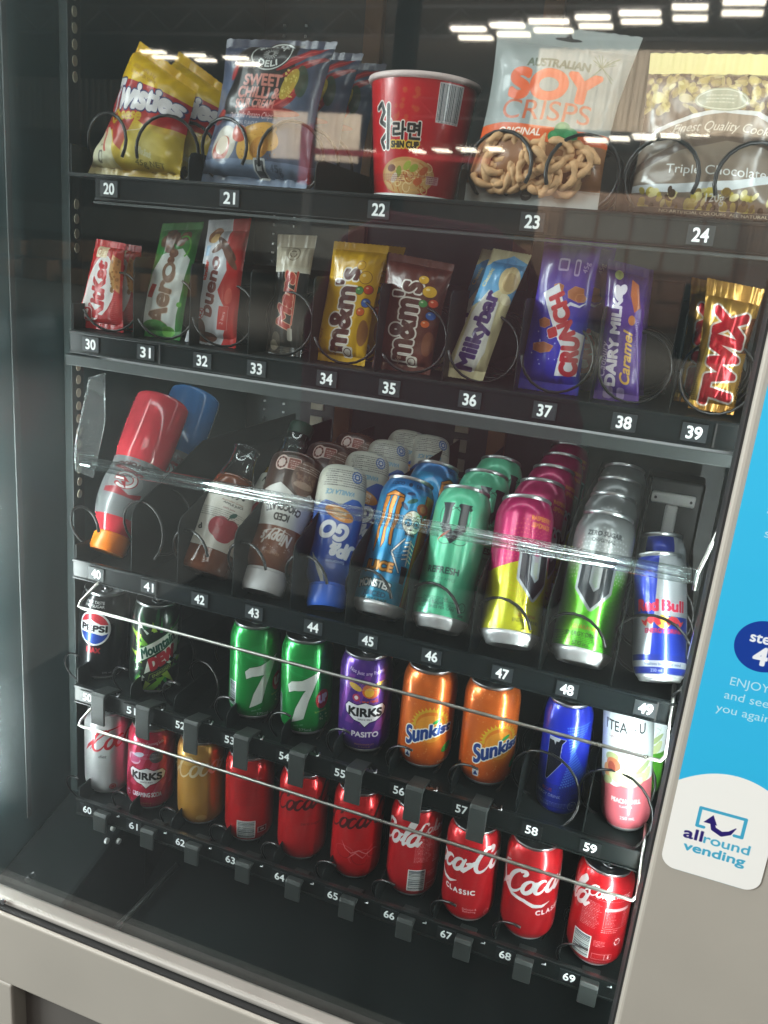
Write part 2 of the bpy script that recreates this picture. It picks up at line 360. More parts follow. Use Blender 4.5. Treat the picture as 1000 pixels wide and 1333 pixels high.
    def text(s, t, cx, cy, h, col, alpha=1.0, rot=0, shear=0, sx=1.0, bold=0.0, outline=None, align='c', fit=None, track=0, warp=None, arc=None):
        if track:
            x = 0; L = []
            for ch in t:
                g = glyphs(ch) if ch != ' ' else np.zeros((0, 4))
                if len(g): w = g[:, [0, 2]]; L.append(g + np.array([x - w.min(), 0, x - w.min(), 0])); x += w.max() - w.min() + track * CAPH
                else: x += 0.35 * CAPH
            g = np.concatenate(L)
        else: g = glyphs(t)
        if len(g) == 0: return s
        g = g.copy(); g[:, [1, 3]] -= CAPB; g = g / CAPH * h; X = g[:, [0, 2]]; sxx = sx
        if fit: sxx = fit / (X.max() - X.min())
        g[:, [0, 2]] *= sxx; X = g[:, [0, 2]]; lo, hi = X.min(), X.max()
        g[:, [0, 2]] -= {'c': (lo + hi) / 2, 'l': lo, 'r': hi}[align]; g[:, [1, 3]] -= h / 2
        g[:, [0, 2]] += shear * g[:, [1, 3]]
        if warp: 
            for i in (0, 2): g[:, i], g[:, i + 1] = warp(g[:, i], g[:, i + 1])
        if arc:   # bend along a circle of radius arc (mm); positive = smile upward hump
            for i in (0, 2):
                th = g[:, i] / arc; r = arc + g[:, i + 1]; g[:, i], g[:, i + 1] = r * np.sin(th), r * np.cos(th) - arc
        c, d = math.cos(rad(rot)), math.sin(rad(rot)); q = g.copy()
        for i in (0, 2): q[:, i] = cx + g[:, i] * c - g[:, i + 1] * d; q[:, i + 1] = cy + g[:, i] * d + g[:, i + 1] * c
        return s.fill(q, col, alpha, grow=bold, outline=outline)
    def grad(s, y0, y1, c0, c1, x0=None, x1=None, alpha=1.0, soft=0):
        c0, c1 = np.array(s.c(c0)), np.array(s.c(c1)); a, b = int(max(y0, 0) * s.k), int(min(y1, s.h) * s.k)
        xa = 0 if x0 is None else int((x0 + s.w / 2) * s.k); xb = s.W if x1 is None else int((x1 + s.w / 2) * s.k)
        t = np.linspace(0, 1, max(b - a, 1))[:, None, None]; s.a[a:b, xa:xb] = s.a[a:b, xa:xb] * (1 - alpha) + (c0 * (1 - t) + c1 * t) * alpha; return s
    def glow(s, cx, cy, rx, ry, col, alpha=1.0, p=1.0):
        yy, xx = np.mgrid[0:s.H, 0:s.W]; x = xx / s.k - s.w / 2; y = yy / s.k
        m = (np.exp(-(((x - cx) / rx) ** 2 + ((y - cy) / ry) ** 2) * p) * alpha)[..., None].astype(np.float32)
        s.a = s.a * (1 - m) + np.array(s.c(col), np.float32) * m; return s
    def specks(s, n, col, size, x0, y0, x1, y1, alpha=0.8, rng=None, stretch=1.6):
        rng = rng or random
        for _ in range(n):
            r = rng.uniform(*size); s.ell(rng.uniform(x0, x1), rng.uniform(y0, y1), r, r * rng.uniform(.5, stretch), col, alpha, rot=rng.uniform(-60, 60), n=10)
        return s
    def small_print(s, x0, y0, x1, y1, col, lh=1.6, h=0.7, alpha=0.75):
        rng = random.Random(int(x0 * 7 + y0 * 13 + x1)); y = y1
        while y - h > y0:
            x = x0; end = x1 - rng.uniform(0, 0.25) * (x1 - x0)
            while x < end:
                w = rng.uniform(.8, 3.2); s.rect(x, y - h, min(x + w, end), y, col, alpha * rng.uniform(.6, 1)); x += w + .6
            y -= lh
        return s
    def barcode(s, x0, y0, x1, y1, horiz=False, bg='eeeeea', fg='2c3840'):
        s.rect(x0, y0, x1, y1, bg, r=.8); rng = random.Random(3); p = (y0 if horiz else x0) + 1.2; e = (y1 if horiz else x1) - 1.2
        while p < e:
            w = rng.choice((.35, .5, .8, 1.1))
            if horiz: s.rect(x0 + 1.2, p, x1 - 1.2, min(p + w, e), fg)
            else: s.rect(p, y0 + 2.2, min(p + w, e), y1 - 1.2, fg)
            p += w + rng.choice((.4, .6, .9))
        if not horiz: s.text("9 300675 012", (x0 + x1) / 2, y0 + 1.3, 1.0, fg, fit=(x1 - x0) * .8)
        return s
    def image(s, name):
        im = bpy.data.images.new(name, s.W, s.H); a = np.ones((s.H, s.W, 4), np.float32); a[..., :3] = np.clip(s.a, 0, 1)
        im.pixels.foreach_set(a.ravel()); im.update(); return im

def script_cola(A, x, y, h, col, word, w=None, sh=0.45, rot=0, outline=None):
    """flowing hand-drawn script, letter height h (mm) of the small letters"""
    c, d = math.cos(rad(rot)), math.sin(rad(rot))
    def T(P, ox): return [(x + ((px + ox + sh * py) * c - py * d) * h, y + ((px + ox + sh * py) * d + py * c) * h) for px, py in P]
    def arcp(cx, cy, rx, ry, a, b, n=16): return [(cx + rx * math.cos(rad(a + (b - a) * i / n)), cy + ry * math.sin(rad(a + (b - a) * i / n))) for i in range(n + 1)]
    W = (w or .2) * h; ox = 0
    def pen(P, ox, k0=.35, k1=.35): 
        n = len(P); ws = [W * (k0 + (1 - k0) * math.sin(math.pi * i / (n - 1))) for i in range(n)]; A.stroke(T(P, ox), ws, col, outline=outline)
    for ch in word:
        if ch == 'C':
            pen(arcp(.75, .85, .62, .95, 55, 330, 26), ox, .3); pen(arcp(.95, 1.55, .22, .2, -60, 150, 10), ox, .5)
            pen([(-.5, -.15), (-.3, .35), (0, .7), (.15, .9)], ox, .2); ox += 1.35
        elif ch == 'o': pen(arcp(.4, .5, .36, .5, 80, 440, 24), ox, .55); pen([(.55, .9), (.75, .8), (.95, .9)], ox, .4); ox += .9
        elif ch == 'c': pen(arcp(.4, .5, .36, .5, 50, 330, 20), ox, .4); pen([(.7, .25), (.85, .35), (.95, .55)], ox, .4); ox += .88
        elif ch == 'a': pen(arcp(.38, .5, .34, .48, 60, 400, 22), ox, .55); pen([(.78, .98), (.72, .5), (.74, .15), (.9, .03), (1.1, .3)], ox, .5); ox += 1.05
        elif ch == 'l': pen([(.1, .3), (.35, .9), (.62, 1.6), (.66, 2.0), (.5, 2.1), (.36, 1.8), (.28, 1.0), (.3, .3), (.42, .02), (.62, .25)], ox, .5); ox += .66
        elif ch == 'k': pen([(.1, .3), (.35, .9), (.6, 1.7), (.5, 2.0), (.34, 1.6), (.25, .8), (.2, 0)], ox, .5); pen([(.25, .45), (.6, .9), (.55, .6), (.4, .45), (.6, .2), (.85, .05), (1.0, .3)], ox, .4); ox += 1.0
        elif ch == 'e': pen(arcp(.38, .5, .33, .46, -10, 320, 20) , ox, .4); pen([(.08, .42), (.4, .5), (.7, .5)], ox, .5); ox += .85
        elif ch == '-': pen([(-.02, .62), (.2, .6), (.42, .66)], ox, .6); ox += .5
        elif ch == '~': pen([(-3.6, .1), (-3.9, -.4), (-3.2, -.75), (-1.8, -.7), (-.6, -.95), (.3, -.8), (1.3, -.75), (2.2, -.95)], ox, .15)
    return A

# ------------------------------------------------------------------ printed artwork
def coke_red(bg='b3141d'):
    A = Art(207.3, 130, 2.6, bg); A.grad(0, 130, 'ac111b', 'bd1a22'); return A
def art_cola_classic():
    A = coke_red()
    for ox in (0,):
        script_cola(A, ox - 66, 66, 16.5, 'e9e6e6', 'Coca-Cola', w=.34, rot=9, sh=.5)
        A.stroke([(ox - 62, 104), (ox - 70, 100), (ox - 73, 88), (ox - 68, 72), (ox - 54, 62), (ox - 38, 60), (ox - 26, 55), (ox - 16, 55), (ox - 6, 60)], [1.5, 3, 4, 4.6, 4.6, 4.6, 5, 4, .6], 'e9e6e6')
        A.text("CLASSIC", ox - 2, 47, 6.0, 'f0eeee', rot=4, bold=.7, track=.35)
        A.barcode(62, 14, 86, 46, horiz=True); A.small_print(62, 52, 98, 92, 'e8c8c8', 2, .8)
        A.text("Delicious &", ox + 14, 24, 2.6, 'e6c9c9', bold=.1); A.text("Refreshing", ox + 14, 20.5, 2.6, 'e6c9c9', bold=.1)
        A.ring(ox + 38, 17, 4, 4, .5, 'e6c9c9', .8); A.text("375mL", ox + 38, 10, 2.6, 'e6d0d0', bold=.15)
    return A.image("cola_classic_print")
def art_cola_back():
    A = coke_red()
    script_cola(A, -82, 72, 16.5, 'e9e6e6', 'Cola', w=.34, rot=9, sh=.5); script_cola(A, 56, 70, 16.5, 'e9e6e6', 'Co', w=.34, rot=9, sh=.5)
    script_cola(A, -19, 100, 7.5, 'f0eeee', 'Coke', w=.34, sh=.3, rot=0); A.text("CLASSIC", 20, 104, 4.4, 'f3f0f0', bold=.45, track=.3)
    A.small_print(-22, 56, 2, 92, 'e8c8c8', 2.0, .8); A.small_print(-22, 96, 32, 97.5, 'e8c8c8')
    A.rect(5, 60, 36, 88, 'e8c8c8', .9); A.rect(5.4, 60.4, 35.6, 84, 'ae131c'); A.small_print(7, 62, 20, 83, 'e8c8c8', 2.0, .7); A.small_print(28, 62, 34, 83, 'e8c8c8', 2.0, .7)
    A.small_print(4, 52, 26, 58, 'f0dcdc', 2.6, 1)
    A.barcode(-28, 14, -5, 46, horiz=True)
    A.small_print(-2, 34, 12, 42, 'e8c8c8', 1.8, .8)
    for a in (90, 210, 330): A.ring(27, 40, 4, 4, 1.1, 'ead8d8', .95, a0=a - 40, a1=a + 40); A.poly([(27 + 4 * math.cos(rad(a + 40)) + dx, 40 + 4 * math.sin(rad(a + 40)) + dy) for dx, dy in ((-1.5, -1), (1.5, -1), (0, 1.8))], 'ead8d8')
    for q in ((-2, 16, 13, 24), (13, 16, 22, 24)): A.rect(*q, 'e8c8c8', .9); A.rect(q[0] + .4, q[1] + .4, q[2] - .4, q[3] - .4, 'ae131c')
    A.rect(16.6, 17.5, 18.6, 20.5, 'f0e0e0', r=.5); A.rect(17.1, 20, 18.1, 23, 'f0e0e0'); A.small_print(-4, 10, 20, 12, 'e8c8c8', 2, .7)
    return A.image("cola_back_print")
def art_zero(deco=False, back=False):
    A = Art(207.3, 130, 2.6, 'b70d14'); A.grad(0, 130, 'b30b14', 'c3131a')
    dk = '4a0a0e'
    for ox in (0,):
        if back: continue
        script_cola(A, ox - 50, 74, 14, dk, 'Coca-Cola', w=.30, rot=12, sh=.55)
        if not deco:
            A.text("zero sugar", ox + 6, 62, 4.4, dk, bold=.1, alpha=.8)
            A.small_print(ox + 18, 12, 34, 18, dk, 2, .8, .6)
    if deco:
        for k, (px, py, r) in enumerate(((-20, 46, 13), (2, 40, 15), (20, 48, 11))):
            A.ring(px, py, r, r * .6, .8, 'd4585c', .8, rot=30 * k, a0=20, a1=200); A.ring(px, py - 4, r * .7, r * .5, .7, '7a0a10', .9, rot=-20 * k, a0=180, a1=380)
        A.stroke([(-24, 60), (-18, 50), (-10, 45), (0, 50), (10, 44), (22, 50), (30, 46)], [.4, 1.4, 1.2, 1.5, 1.4, 1.5, .4], 'e08a8c', .8)
        A.stroke([(-14, 36), (-4, 46), (6, 38), (14, 46)], [.4, 1.6, 1.2, .3], 'e08a8c', .7)
        A.rect(28, 18, 28.6, 70, '7a0a10', .8)
    if back:
        A.small_print(-24, 60, 24, 98, '8c0d14', 2.2, .9, .8); A.small_print(-22, 100, 20, 104, 'e7b5b5', 2, .8)
        A.barcode(-20, 10, 6, 38, horiz=True); A.rect(9, 18, 23, 27, 'c9b8b8'); A.rect(10.2, 19.2, 21.8, 25.8, '701015'); A.rect(13, 21, 19, 24, 'c9b8b8')
    return A.image("zero_print" + ("_deco" if deco else "") + ("_back" if back else ""))
def art_diet():
    A = Art(207.3, 130, 2.6, 'a9aaab'); A.grad(0, 130, 'a3a5a6', 'b5b5b5')
    for ox in (0,):
        script_cola(A, ox - 34, 74, 16, 'a81b26', 'Coca-Cola', w=.28, rot=10, sh=.5)
        A.stroke([(ox - 34, 74), (ox - 22, 92), (ox - 5, 108), (ox + 12, 112)], [.5, 2, 2.4, .5], 'a81b26')
        A.ell(ox + 0, 16, 5, 5, 'a81b26', .8); A.ring(ox, 16, 3, 3, .6, 'a9aaab'); A.text("diet", ox - 14, 66, 5, '3b3b3d', shear=.3, bold=.2)
    return A.image("diet_print")
def art_gold():
    A = Art(207.3, 130, 2.6, 'b98435'); A.grad(0, 130, 'b07c2e', 'c39447')
    for ox in (0,):
        script_cola(A, ox - 36, 76, 16, 'ddcaa4', 'Coca-Cola', w=.26, rot=10, sh=.5)
        A.ell(ox - 14, 104, 12, 7, 'd8b77a', .35, rot=20); A.ell(ox + 4, 16, 8, 5, 'cfa765', .7)
    return A.image("gold_print")
def kirks(bg, dark, mid, name, sub, art):
    A = Art(207.3, 130, 2.6, bg)
    for ox in (0, 103.6, -103.6):
        for k in range(5): A.poly([(ox - 48 + 20 * k, 40), (ox - 36 + 20 * k, 40), (ox - 14 + 20 * k, 108), (ox - 22 + 20 * k, 108)], mid, .55)
        A.rect(ox - 51.8, 0, ox + 51.8, 42, bg, .92); A.poly([(ox + 8, 30), (ox + 22, 34), (ox + 30, 52), (ox + 16, 48)], mid, .8)
        A.text("Not Just any " + name.title(), ox, 111, 4.2, 'f3eef5', bold=.25, fit=46, arc=-70)
        art(A, ox)
        sh = [(-27, 64), (-22, 70), (-10, 68), (0, 72), (10, 68), (22, 70), (27, 64), (25, 56), (14, 48), (6, 46), (0, 40), (-6, 46), (-14, 48), (-25, 56)]
        A.poly([(ox + x, y) for x, y in sh], 'efeef2', outline=(1.2, dark)); A.text("KIRKS", ox, 59, 10.5, '17171c', bold=1.0, fit=43); A.text("SINCE 1865", ox, 49.5, 2.2, '2b2b30', bold=.2, track=.3)
        A.text(name.upper(), ox + 1, 29, 6.6, 'f3eef5', bold=.65, fit=34 if len(name) < 8 else 42); A.text(sub, ox + 1, 15, 2.4, 'd9a35a', bold=.2, track=.2); A.text("FLAVOUR", ox + 1, 11, 2.2, 'd9a35a', bold=.2, track=.2)
        A.ring(ox - 29, 26, 3.2, 3.6, 1.2, 'd8d4e4', .9, a0=20, a1=160); A.ring(ox - 29, 26, 3.2, 3.6, 1.2, 'd8d4e4', .9, a0=200, a1=340)
    return A.image("kirks_" + name)
def art_pasito():
    def f(A, ox):   # generic fruit and leaf burst where the picture sits
        A.ell(ox - 14, 92, 9, 4, 'e8b73a', rot=-24); A.ell(ox + 6, 88, 11, 10, 'd9692b'); A.ell(ox + 4, 86, 6, 6, 'efb93c'); A.ell(ox + 17, 96, 11, 3.6, 'f0c33f', rot=16)
        A.ell(ox + 25, 92, 7, 8.5, '3b3450', .9); A.small_print(ox + 20, 87, 30, 97, 'a9a4be', 1.9, .7); A.ell(ox - 12, 78, 5, 5, 'b93a5c'); A.ell(ox - 12, 78, 2.6, 2.6, 'efd7dc'); A.specks(24, 'cf4a30', (.6, 1.3), ox - 8, 73, ox + 16, 78)
    return kirks('4b2580', '21103f', '8c3f9d', 'Pasito', 'PASSIONFRUIT', f)
def art_creaming():
    def f(A, ox):
        A.ell(ox - 20, 84, 11, 9, 'e6b9cf'); A.ell(ox - 12, 92, 8, 4, 'c7d3e8', rot=20); A.ell(ox + 13, 90, 9.5, 9.5, '58525a'); A.small_print(ox + 7, 86, 19, 95, 'b9b4b9', 1.9, .7); A.poly([(ox - 30, 76), (ox - 12, 80), (ox - 8, 88), (ox - 26, 90)], 'd34a7c', .8)
    return kirks('b5173c', '5c0c1f', 'd95e7e', 'Creaming Soda', 'VANILLA', f)
def art_seven():
    A = Art(207.3, 130, 2.6, '0f8a3a'); A.grad(0, 130, '0c7f35', '12923f')
    for ox in (0, 103.6, -103.6):
        A.ell(ox + 8, 95, 32, 14, '23a551', .5); A.stroke([(ox - 26, 92), (ox + 2, 84), (ox + 30, 92)], .5, '3cb868', .8)
        A.poly([(ox - 24, 70), (ox - 18, 76), (ox - 4, 79), (ox + 20, 92), (ox + 14, 76), (ox + 5, 52), (ox - 1, 27), (ox - 17, 20), (ox - 12, 40), (ox - 2, 62), (ox + 1, 66), (ox - 14, 64), (ox - 22, 60)], 'dfe6df', outline=(.9, '0a5f2a'))
        A.ell(ox + 24, 52, 10, 13, 'b5222d', rot=-8); A.text("UP", ox + 24.5, 53, 10, 'eee9e6', bold=1.3, rot=8, fit=12, shear=.1)
        A.text("lemonade", ox + 22, 36, 3.0, 'd5cf58', bold=.3, shear=.2, rot=6); A.specks(12, 'cfe6a0', (.5, 1.1), ox + 16, 18, ox + 32, 32)
        A.text("375mL", ox + 2, 10.5, 4.6, 'e5ece5', bold=.3); A.text("SINCE 1929", ox - 8, 17, 1.8, 'dce6dc', rot=14)
    A.barcode(-52, 18, -37, 52, horiz=True, bg='c7cfd0')
    return A.image("green_lemonade_print")
def art_sunk():
    A = Art(207.3, 130, 2.6, 'cf5a16'); A.grad(0, 130, 'cc5614', 'd0641e')
    A.specks(420, 'e8945a', (.3, .9), -103, 2, 103, 128, .75)
    for ox in (0, 103.6, -103.6):
        A.glow(ox + 4, 58, 26, 24, 'e59a2c', .85, 1.2)
        for a in range(-10, 200, 12): A.poly([(ox + 4 + 21 * math.cos(rad(a - 4)), 62 + 21 * math.sin(rad(a - 4))), (ox + 4 + 25.5 * math.cos(rad(a)), 62 + 25.5 * math.sin(rad(a))), (ox + 4 + 21 * math.cos(rad(a + 4)), 62 + 21 * math.sin(rad(a + 4)))], 'd8b52c')
        A.ring(ox + 4, 62, 20, 20, 3, 'cfae2c', .8, a0=-5, a1=185); A.ell(ox + 4, 58, 18, 18, 'e29531')
        A.text("Sunkist", ox + 2, 55, 17, '1d3f86', shear=.25, rot=15, bold=1.2, outline=(1.5, 'f0ede6'), fit=60, warp=lambda x, y: (x, y * (1.25 - .012 * (x + 27)) - 0.004 * x * x))
        A.ell(ox + 11, 68, 6, 2.2, '2f9a4a', rot=30)
        A.ell(ox + 29, 31, 9, 5, '2f8f35', rot=35); A.text("375mL", ox + 24, 12, 3.4, 'f4e2cc', bold=.25); A.rect(ox - 26, 15, ox - 18, 25, 'd9dde6', r=2); A.poly([(ox - 25, 17), (ox - 19, 17), (ox - 22, 23)], '23407c')
    return A.image("orange_print")
def art_pepsi():
    A = Art(207.3, 130, 2.6, '0e1013')
    for ox in (0, 103.6, -103.6):
        A.ell(ox, 80, 23.5, 25, 'e4e6e6')
        A.ell(ox, 80, 21, 22.5, 'e4e6e6'); P = [(ox + 21 * math.cos(rad(a)), 80 + 22.5 * math.sin(rad(a))) for a in range(18, 163, 6)]
        A.poly(P + [(ox - 4, 93), (ox + 10, 87)], 'b21f2e'); P = [(ox + 21 * math.cos(rad(a)), 80 + 22.5 * math.sin(rad(a))) for a in range(200, 346, 6)]
        A.poly(P + [(ox + 12, 71), (ox - 4, 74)], '21459c'); A.text("PEPSI", ox, 80.5, 8.5, '15171b', bold=.9, fit=37)
        A.text("MAX", ox + 1, 48, 7, 'a5202b', bold=.9, fit=19); A.text("MAX TASTE", ox, 118, 3.6, 'dcdede', bold=.3, fit=27); A.text("NO SUGAR", ox, 113, 3.6, 'dcdede', bold=.3, fit=27)
        A.text("375 mL", ox + 22, 14, 3.2, 'cfd1d1', bold=.2)
    return A.image("black_cola_print")
def art_dew():
    A = Art(207.3, 130, 2.6, '15201a'); rng = random.Random(5)
    for ox in (0, 103.6, -103.6):
        for _ in range(46):
            a = rng.uniform(0, 360); r0 = rng.uniform(16, 36); L = rng.uniform(6, 26); x, y = ox + r0 * math.cos(rad(a)), 62 + 1.5 * r0 * math.sin(rad(a)); t = rad(a + rng.uniform(-25, 25)); w = rng.uniform(1.5, 5)
            A.poly([(x - w * math.sin(t), y + w * math.cos(t)), (x + L * math.cos(t), y + L * math.sin(t)), (x + w * math.sin(t), y - w * math.cos(t))], rng.choice(['2f8f3e', '6fae34', 'a9cf48', '1d6b33', '155128', 'dfe8dc']), .95)
        A.poly([(ox - 30, 44), (ox + 28, 84), (ox + 32, 104), (ox - 26, 66)], 'dfe6da', outline=(1, '2a6b34'))
        A.poly([(ox - 16, 32), (ox + 30, 62), (ox + 34, 88), (ox - 12, 52)], 'dfe6da')
        A.text("Mountain", ox + 1, 74, 12.5, '174a3c', rot=32, shear=.35, bold=.9, fit=52); A.text("DEW", ox + 8, 56, 15, 'bb2233', rot=32, shear=.3, bold=2.0, fit=38)
        A.poly([(ox - 10, 22), (ox + 24, 42), (ox + 26, 50), (ox - 8, 32)], '152018', outline=(.7, 'a9cf48')); A.text("ENERGISED", ox + 8, 36.5, 4, 'b9d460', rot=30, shear=.3, bold=.4, fit=29)
        A.poly([(ox - 20, 4), (ox - 2, 8), (ox + 14, 30), (ox + 6, 28)], '7dbb38')
    return A.image("green_shard_print")
def vlogo(A, cx, cy, s, col, edge=None, sil=None):
    k = s / 40.0
    L = [(-17, 20), (-3, 20), (-5, 15), (-5, -3), (0, -10), (4, -6), (4, 14), (1, 18), (3, 20), (16, 20), (13, 15), (13, -8), (0, -24), (-14, -8), (-14, 14)]
    P = [(cx + x * k, cy + y * k) for x, y in L]
    if sil: A.poly(P, sil, grow=2.4 * k + .3)
    A.poly(P, col, outline=(edge[0], edge[1]) if edge else None)
    if sil: A.poly([(cx + x * k, cy + y * k) for x, y in ((-3, 13), (2, 13), (2, -4), (0, -6.5), (-3, -3))], sil, .9)
def art_vmint():
    A = Art(207.3, 168, 2.4, '4fb58c'); A.grad(0, 168, '48ae85', '5bbd95')
    for ox in (0, 103.6, -103.6):
        A.ring(ox, 118, 15, 26, .6, '14332b', rot=38); A.ring(ox, 118, 15, 25, .6, '14332b', rot=-30); A.ell(ox + 16, 139, 2, 2, '14332b')
        vlogo(A, ox, 122, 44, '16262a'); A.poly([(ox - 18, 98), (ox - 5, 108), (ox - 3, 112), (ox - 12, 106)], 'c2452f')
        A.text("REFRESH", ox - 2, 65, 7, '12423a', bold=.6, fit=38); A.text("CLOUDY APPLE", ox - 2, 55, 3.6, '2b7a63', bold=.15, fit=34); A.text("& PEAR", ox - 8, 49.5, 3.6, '2b7a63', bold=.15)
        A.text("ENERGY DRINK", ox - 4, 33, 3, '1f5a4a', bold=.15); A.text("ZERO SUGAR", ox - 6, 28, 3, '12423a', bold=.3); A.text("10 CALORIES PER CAN", ox - 2, 23, 3, '12423a', bold=.3); A.text("500 mL", ox - 12, 16.5, 4, '1f5a4a', bold=.1)
        A.ring(ox + 30, 28, 5, 5, .9, '12423a'); A.small_print(ox + 26, 25, 34, 31, '12423a', 1.6, .8); A.rect(ox + 26, 17, ox + 34, 20, '12423a', .6)
    return A.image("mint_print")
def dots(A, cx, cy, c1, c2, ring0=14, n=13, hh=1.15):
    for i in range(n):
        r = ring0 + i * 2.7
        for j in range(30):
            a = rad(j * 12 + i * 6); x, y = cx + r * math.cos(a) * .8, cy + r * math.sin(a) * hh
            A.ell(x, y, .4 + .09 * i * .8, .4 + .11 * i * .8, c1 if y > cy - 6 else c2, .75 * (1 - i / n * .55), rot=math.degrees(a), n=8)
def art_vpink():
    A = Art(207.3, 168, 2.4, 'b01e5c'); A.grad(88, 168, 'b01e5c', 'a11a54')
    for ox in (0, 103.6, -103.6):
        A.poly([(ox - 52, 78), (ox - 30, 84), (ox - 8, 92), (ox + 20, 92), (ox + 52, 78), (ox + 52, 0), (ox - 52, 0)], 'b3b311')
        dots(A, ox + 5, 92, 'd6745e', 'cf9a3a')
        A.text("RASPBERRY", ox + 9, 141, 5, 'd9953f', bold=.5, fit=27); A.text("LEMONADE", ox + 9, 133, 5, 'd9953f', bold=.5, fit=24)
        vlogo(A, ox + 8, 82, 52, '20242c', sil='9da3a8')
        A.text("GUARANA", ox + 4, 32, 3.6, 'a04a20', bold=.2, fit=22); A.text("ENERGY DRINK", ox + 4, 26, 3.8, '3d3c10', bold=.2, fit=32); A.text("500 mL", ox + 8, 16, 4.2, '3d3c10', bold=.1)
    return A.image("pink_yellow_print")
def art_vzero():
    A = Art(207.3, 168, 2.4, '9fa3a3'); A.grad(0, 100, '49ad1a', '4fae1c'); A.grad(84, 112, '4fae1c', '9fa3a3')
    A.grad(112, 168, '9fa3a3', '6f7374')
    for ox in (0, 103.6, -103.6):
        dots(A, ox + 2, 94, 'cdd1d0', '3c8f16'); A.glow(ox - 22, 40, 14, 40, '9ad02a', .5)
        A.text("ZERO SUGAR", ox, 140, 5, '24282a', bold=.45, fit=38); A.text("ORIGINAL", ox, 132.5, 4, '24282a', bold=.2, fit=26)
        vlogo(A, ox, 88, 52, '171c22', sil='8d9294')
        A.text("GUARANA", ox - 2, 36, 4.2, 'b3622c', bold=.3, fit=26); A.text("ENERGY DRINK", ox - 2, 28.5, 4.2, '1c3c14', bold=.25, fit=38); A.text("500 mL", ox - 2, 18.5, 4.4, '1c3c14', bold=.1)
        A.small_print(ox + 24, 14, 30, 30, '1c3c14', 1.8, .9)
    return A.image("silver_green_print")
def art_monster():
    A = Art(207.3, 168, 2.4, '1d86b8'); A.grad(140, 168, '1d7db4', '1a68a8'); rng = random.Random(11)
    A.rect(26, 0, 103.6, 150, 'b98234'); A.rect(30, 4, 70, 146, 'a8742c'); A.small_print(33, 10, 62, 140, '54330f', 2.3, 1.2, .85); A.rect(25, 0, 27, 150, 'ad4a24')
    A.text("LOCO", -16, 157, 4.2, '0d2c48', bold=.35, track=.15); A.ell(1, 157, 2.6, 2.6, '0d2c48'); A.text("DIRECTO", 22, 157, 4.2, '0d2c48', bold=.35, track=.15)
    for k, x in enumerate((-24, -15, -6)):   # three ragged strokes
        L = [(x - 2.6, 138), (x + 1.5, 143), (x + 3.6, 138), (x + 1.4, 124), (x + 2.4, 112), (x - .5, 98), (x + 1.2, 88 - 4 * k), (x - 1.6, 70 + 6 * k), (x - 2.8, 88), (x - 3.4, 100), (x - 2, 114), (x - 3.4, 126)]
        A.poly(L, 'c47a2c', outline=(1.0, '17242e'))
    A.stroke([(-26, 140), (-16, 144), (-4, 141)], [2, 5, 2], 'c47a2c', outline=(1, '17242e'))
    # plain decorative masks, roses and bones
    A.ell(14, 113, 12, 14, 'ddd9cb', outline=(.8, '2b2f35')); A.ell(9, 112, 4.2, 4.2, '2f93b8', outline=(.8, '1f2a33')); A.ell(20, 112, 4.2, 4.2, '2f93b8', outline=(.8, '1f2a33')); A.ell(9, 112, 1.6, 1.6, '1f2a33'); A.ell(20, 112, 1.6, 1.6, '1f2a33')
    A.poly([(14, 107), (16, 103), (12, 103)], '24282e'); A.rect(8, 97, 21, 99, '24282e')
    for i in range(6): A.rect(8.5 + 2.2 * i, 95, 9.2 + 2.2 * i, 101, '24282e')
    A.ring(8, 121, 3, 2, .6, '8f6a2a'); A.ring(20, 121, 3, 2, .6, '8f6a2a')
    A.ell(24, 132, 9, 7, 'b8402a'); A.ell(24, 132, 5, 4, 'd2694a'); A.ell(8, 138, 7, 2.6, '1e5a52', rot=30); A.ell(0, 130, 6, 2.4, '1d3f5e', rot=-40); A.ell(4, 146, 5, 2, '14355c', rot=10); A.ell(30, 124, 5, 2.4, '2f6b3a', rot=50)
    for i in range(5): A.stroke([(12, 88 - 5 * i), (18, 90 - 5 * i), (24, 86 - 5 * i)], 1.7, 'e6e4de', outline=(.4, '20262e'))
    A.stroke([(18, 92), (19, 62)], 1.6, 'e6e4de'); A.stroke([(10, 92), (-2, 74), (12, 52)], [1.5, 1.8, 1.5], 'e6e4de', outline=(.5, '20262e'))
    for i in range(4): A.ring(4, 82, 4 + 2.6 * i, 5 + 3 * i, .4, '10466a', a0=180, a1=350)
    A.poly([(14, 60), (24, 60), (22, 40), (16, 40)], '20262e')
    A.text("JUICE", -13, 55, 9.5, 'c98a3a', bold=1.0, outline=(1, '3c2a12'), fit=34)
    A.rect(-40, 12, 24, 40, '1a7f9e', .9); A.text("MONSTER", -13, 34, 8, 'e1e6e6', bold=.8, outline=(.9, '16242c'), fit=42, arc=90); A.text("JUICED", -10, 22, 5.4, '14304a', bold=.4, fit=28); A.text("ENERGY + JUICE", -10, 15.5, 2.8, '2a2418', bold=.4, fit=34)
    for _ in range(40): A.ell(rng.uniform(-40, 28), rng.uniform(3, 12), rng.uniform(.8, 2.4), rng.uniform(.6, 1.6), rng.choice(['b8402a', 'd8d4ca', '1d3f5e', '2f6b8a', 'c98a3a']), .9, n=10)
    A.rect(-103, 0, -40, 150, '1d86b8'); A.grad(0, 8, '2b5f80', '1d6f9a', -103, -40)
    return A.image("blue_mask_print")
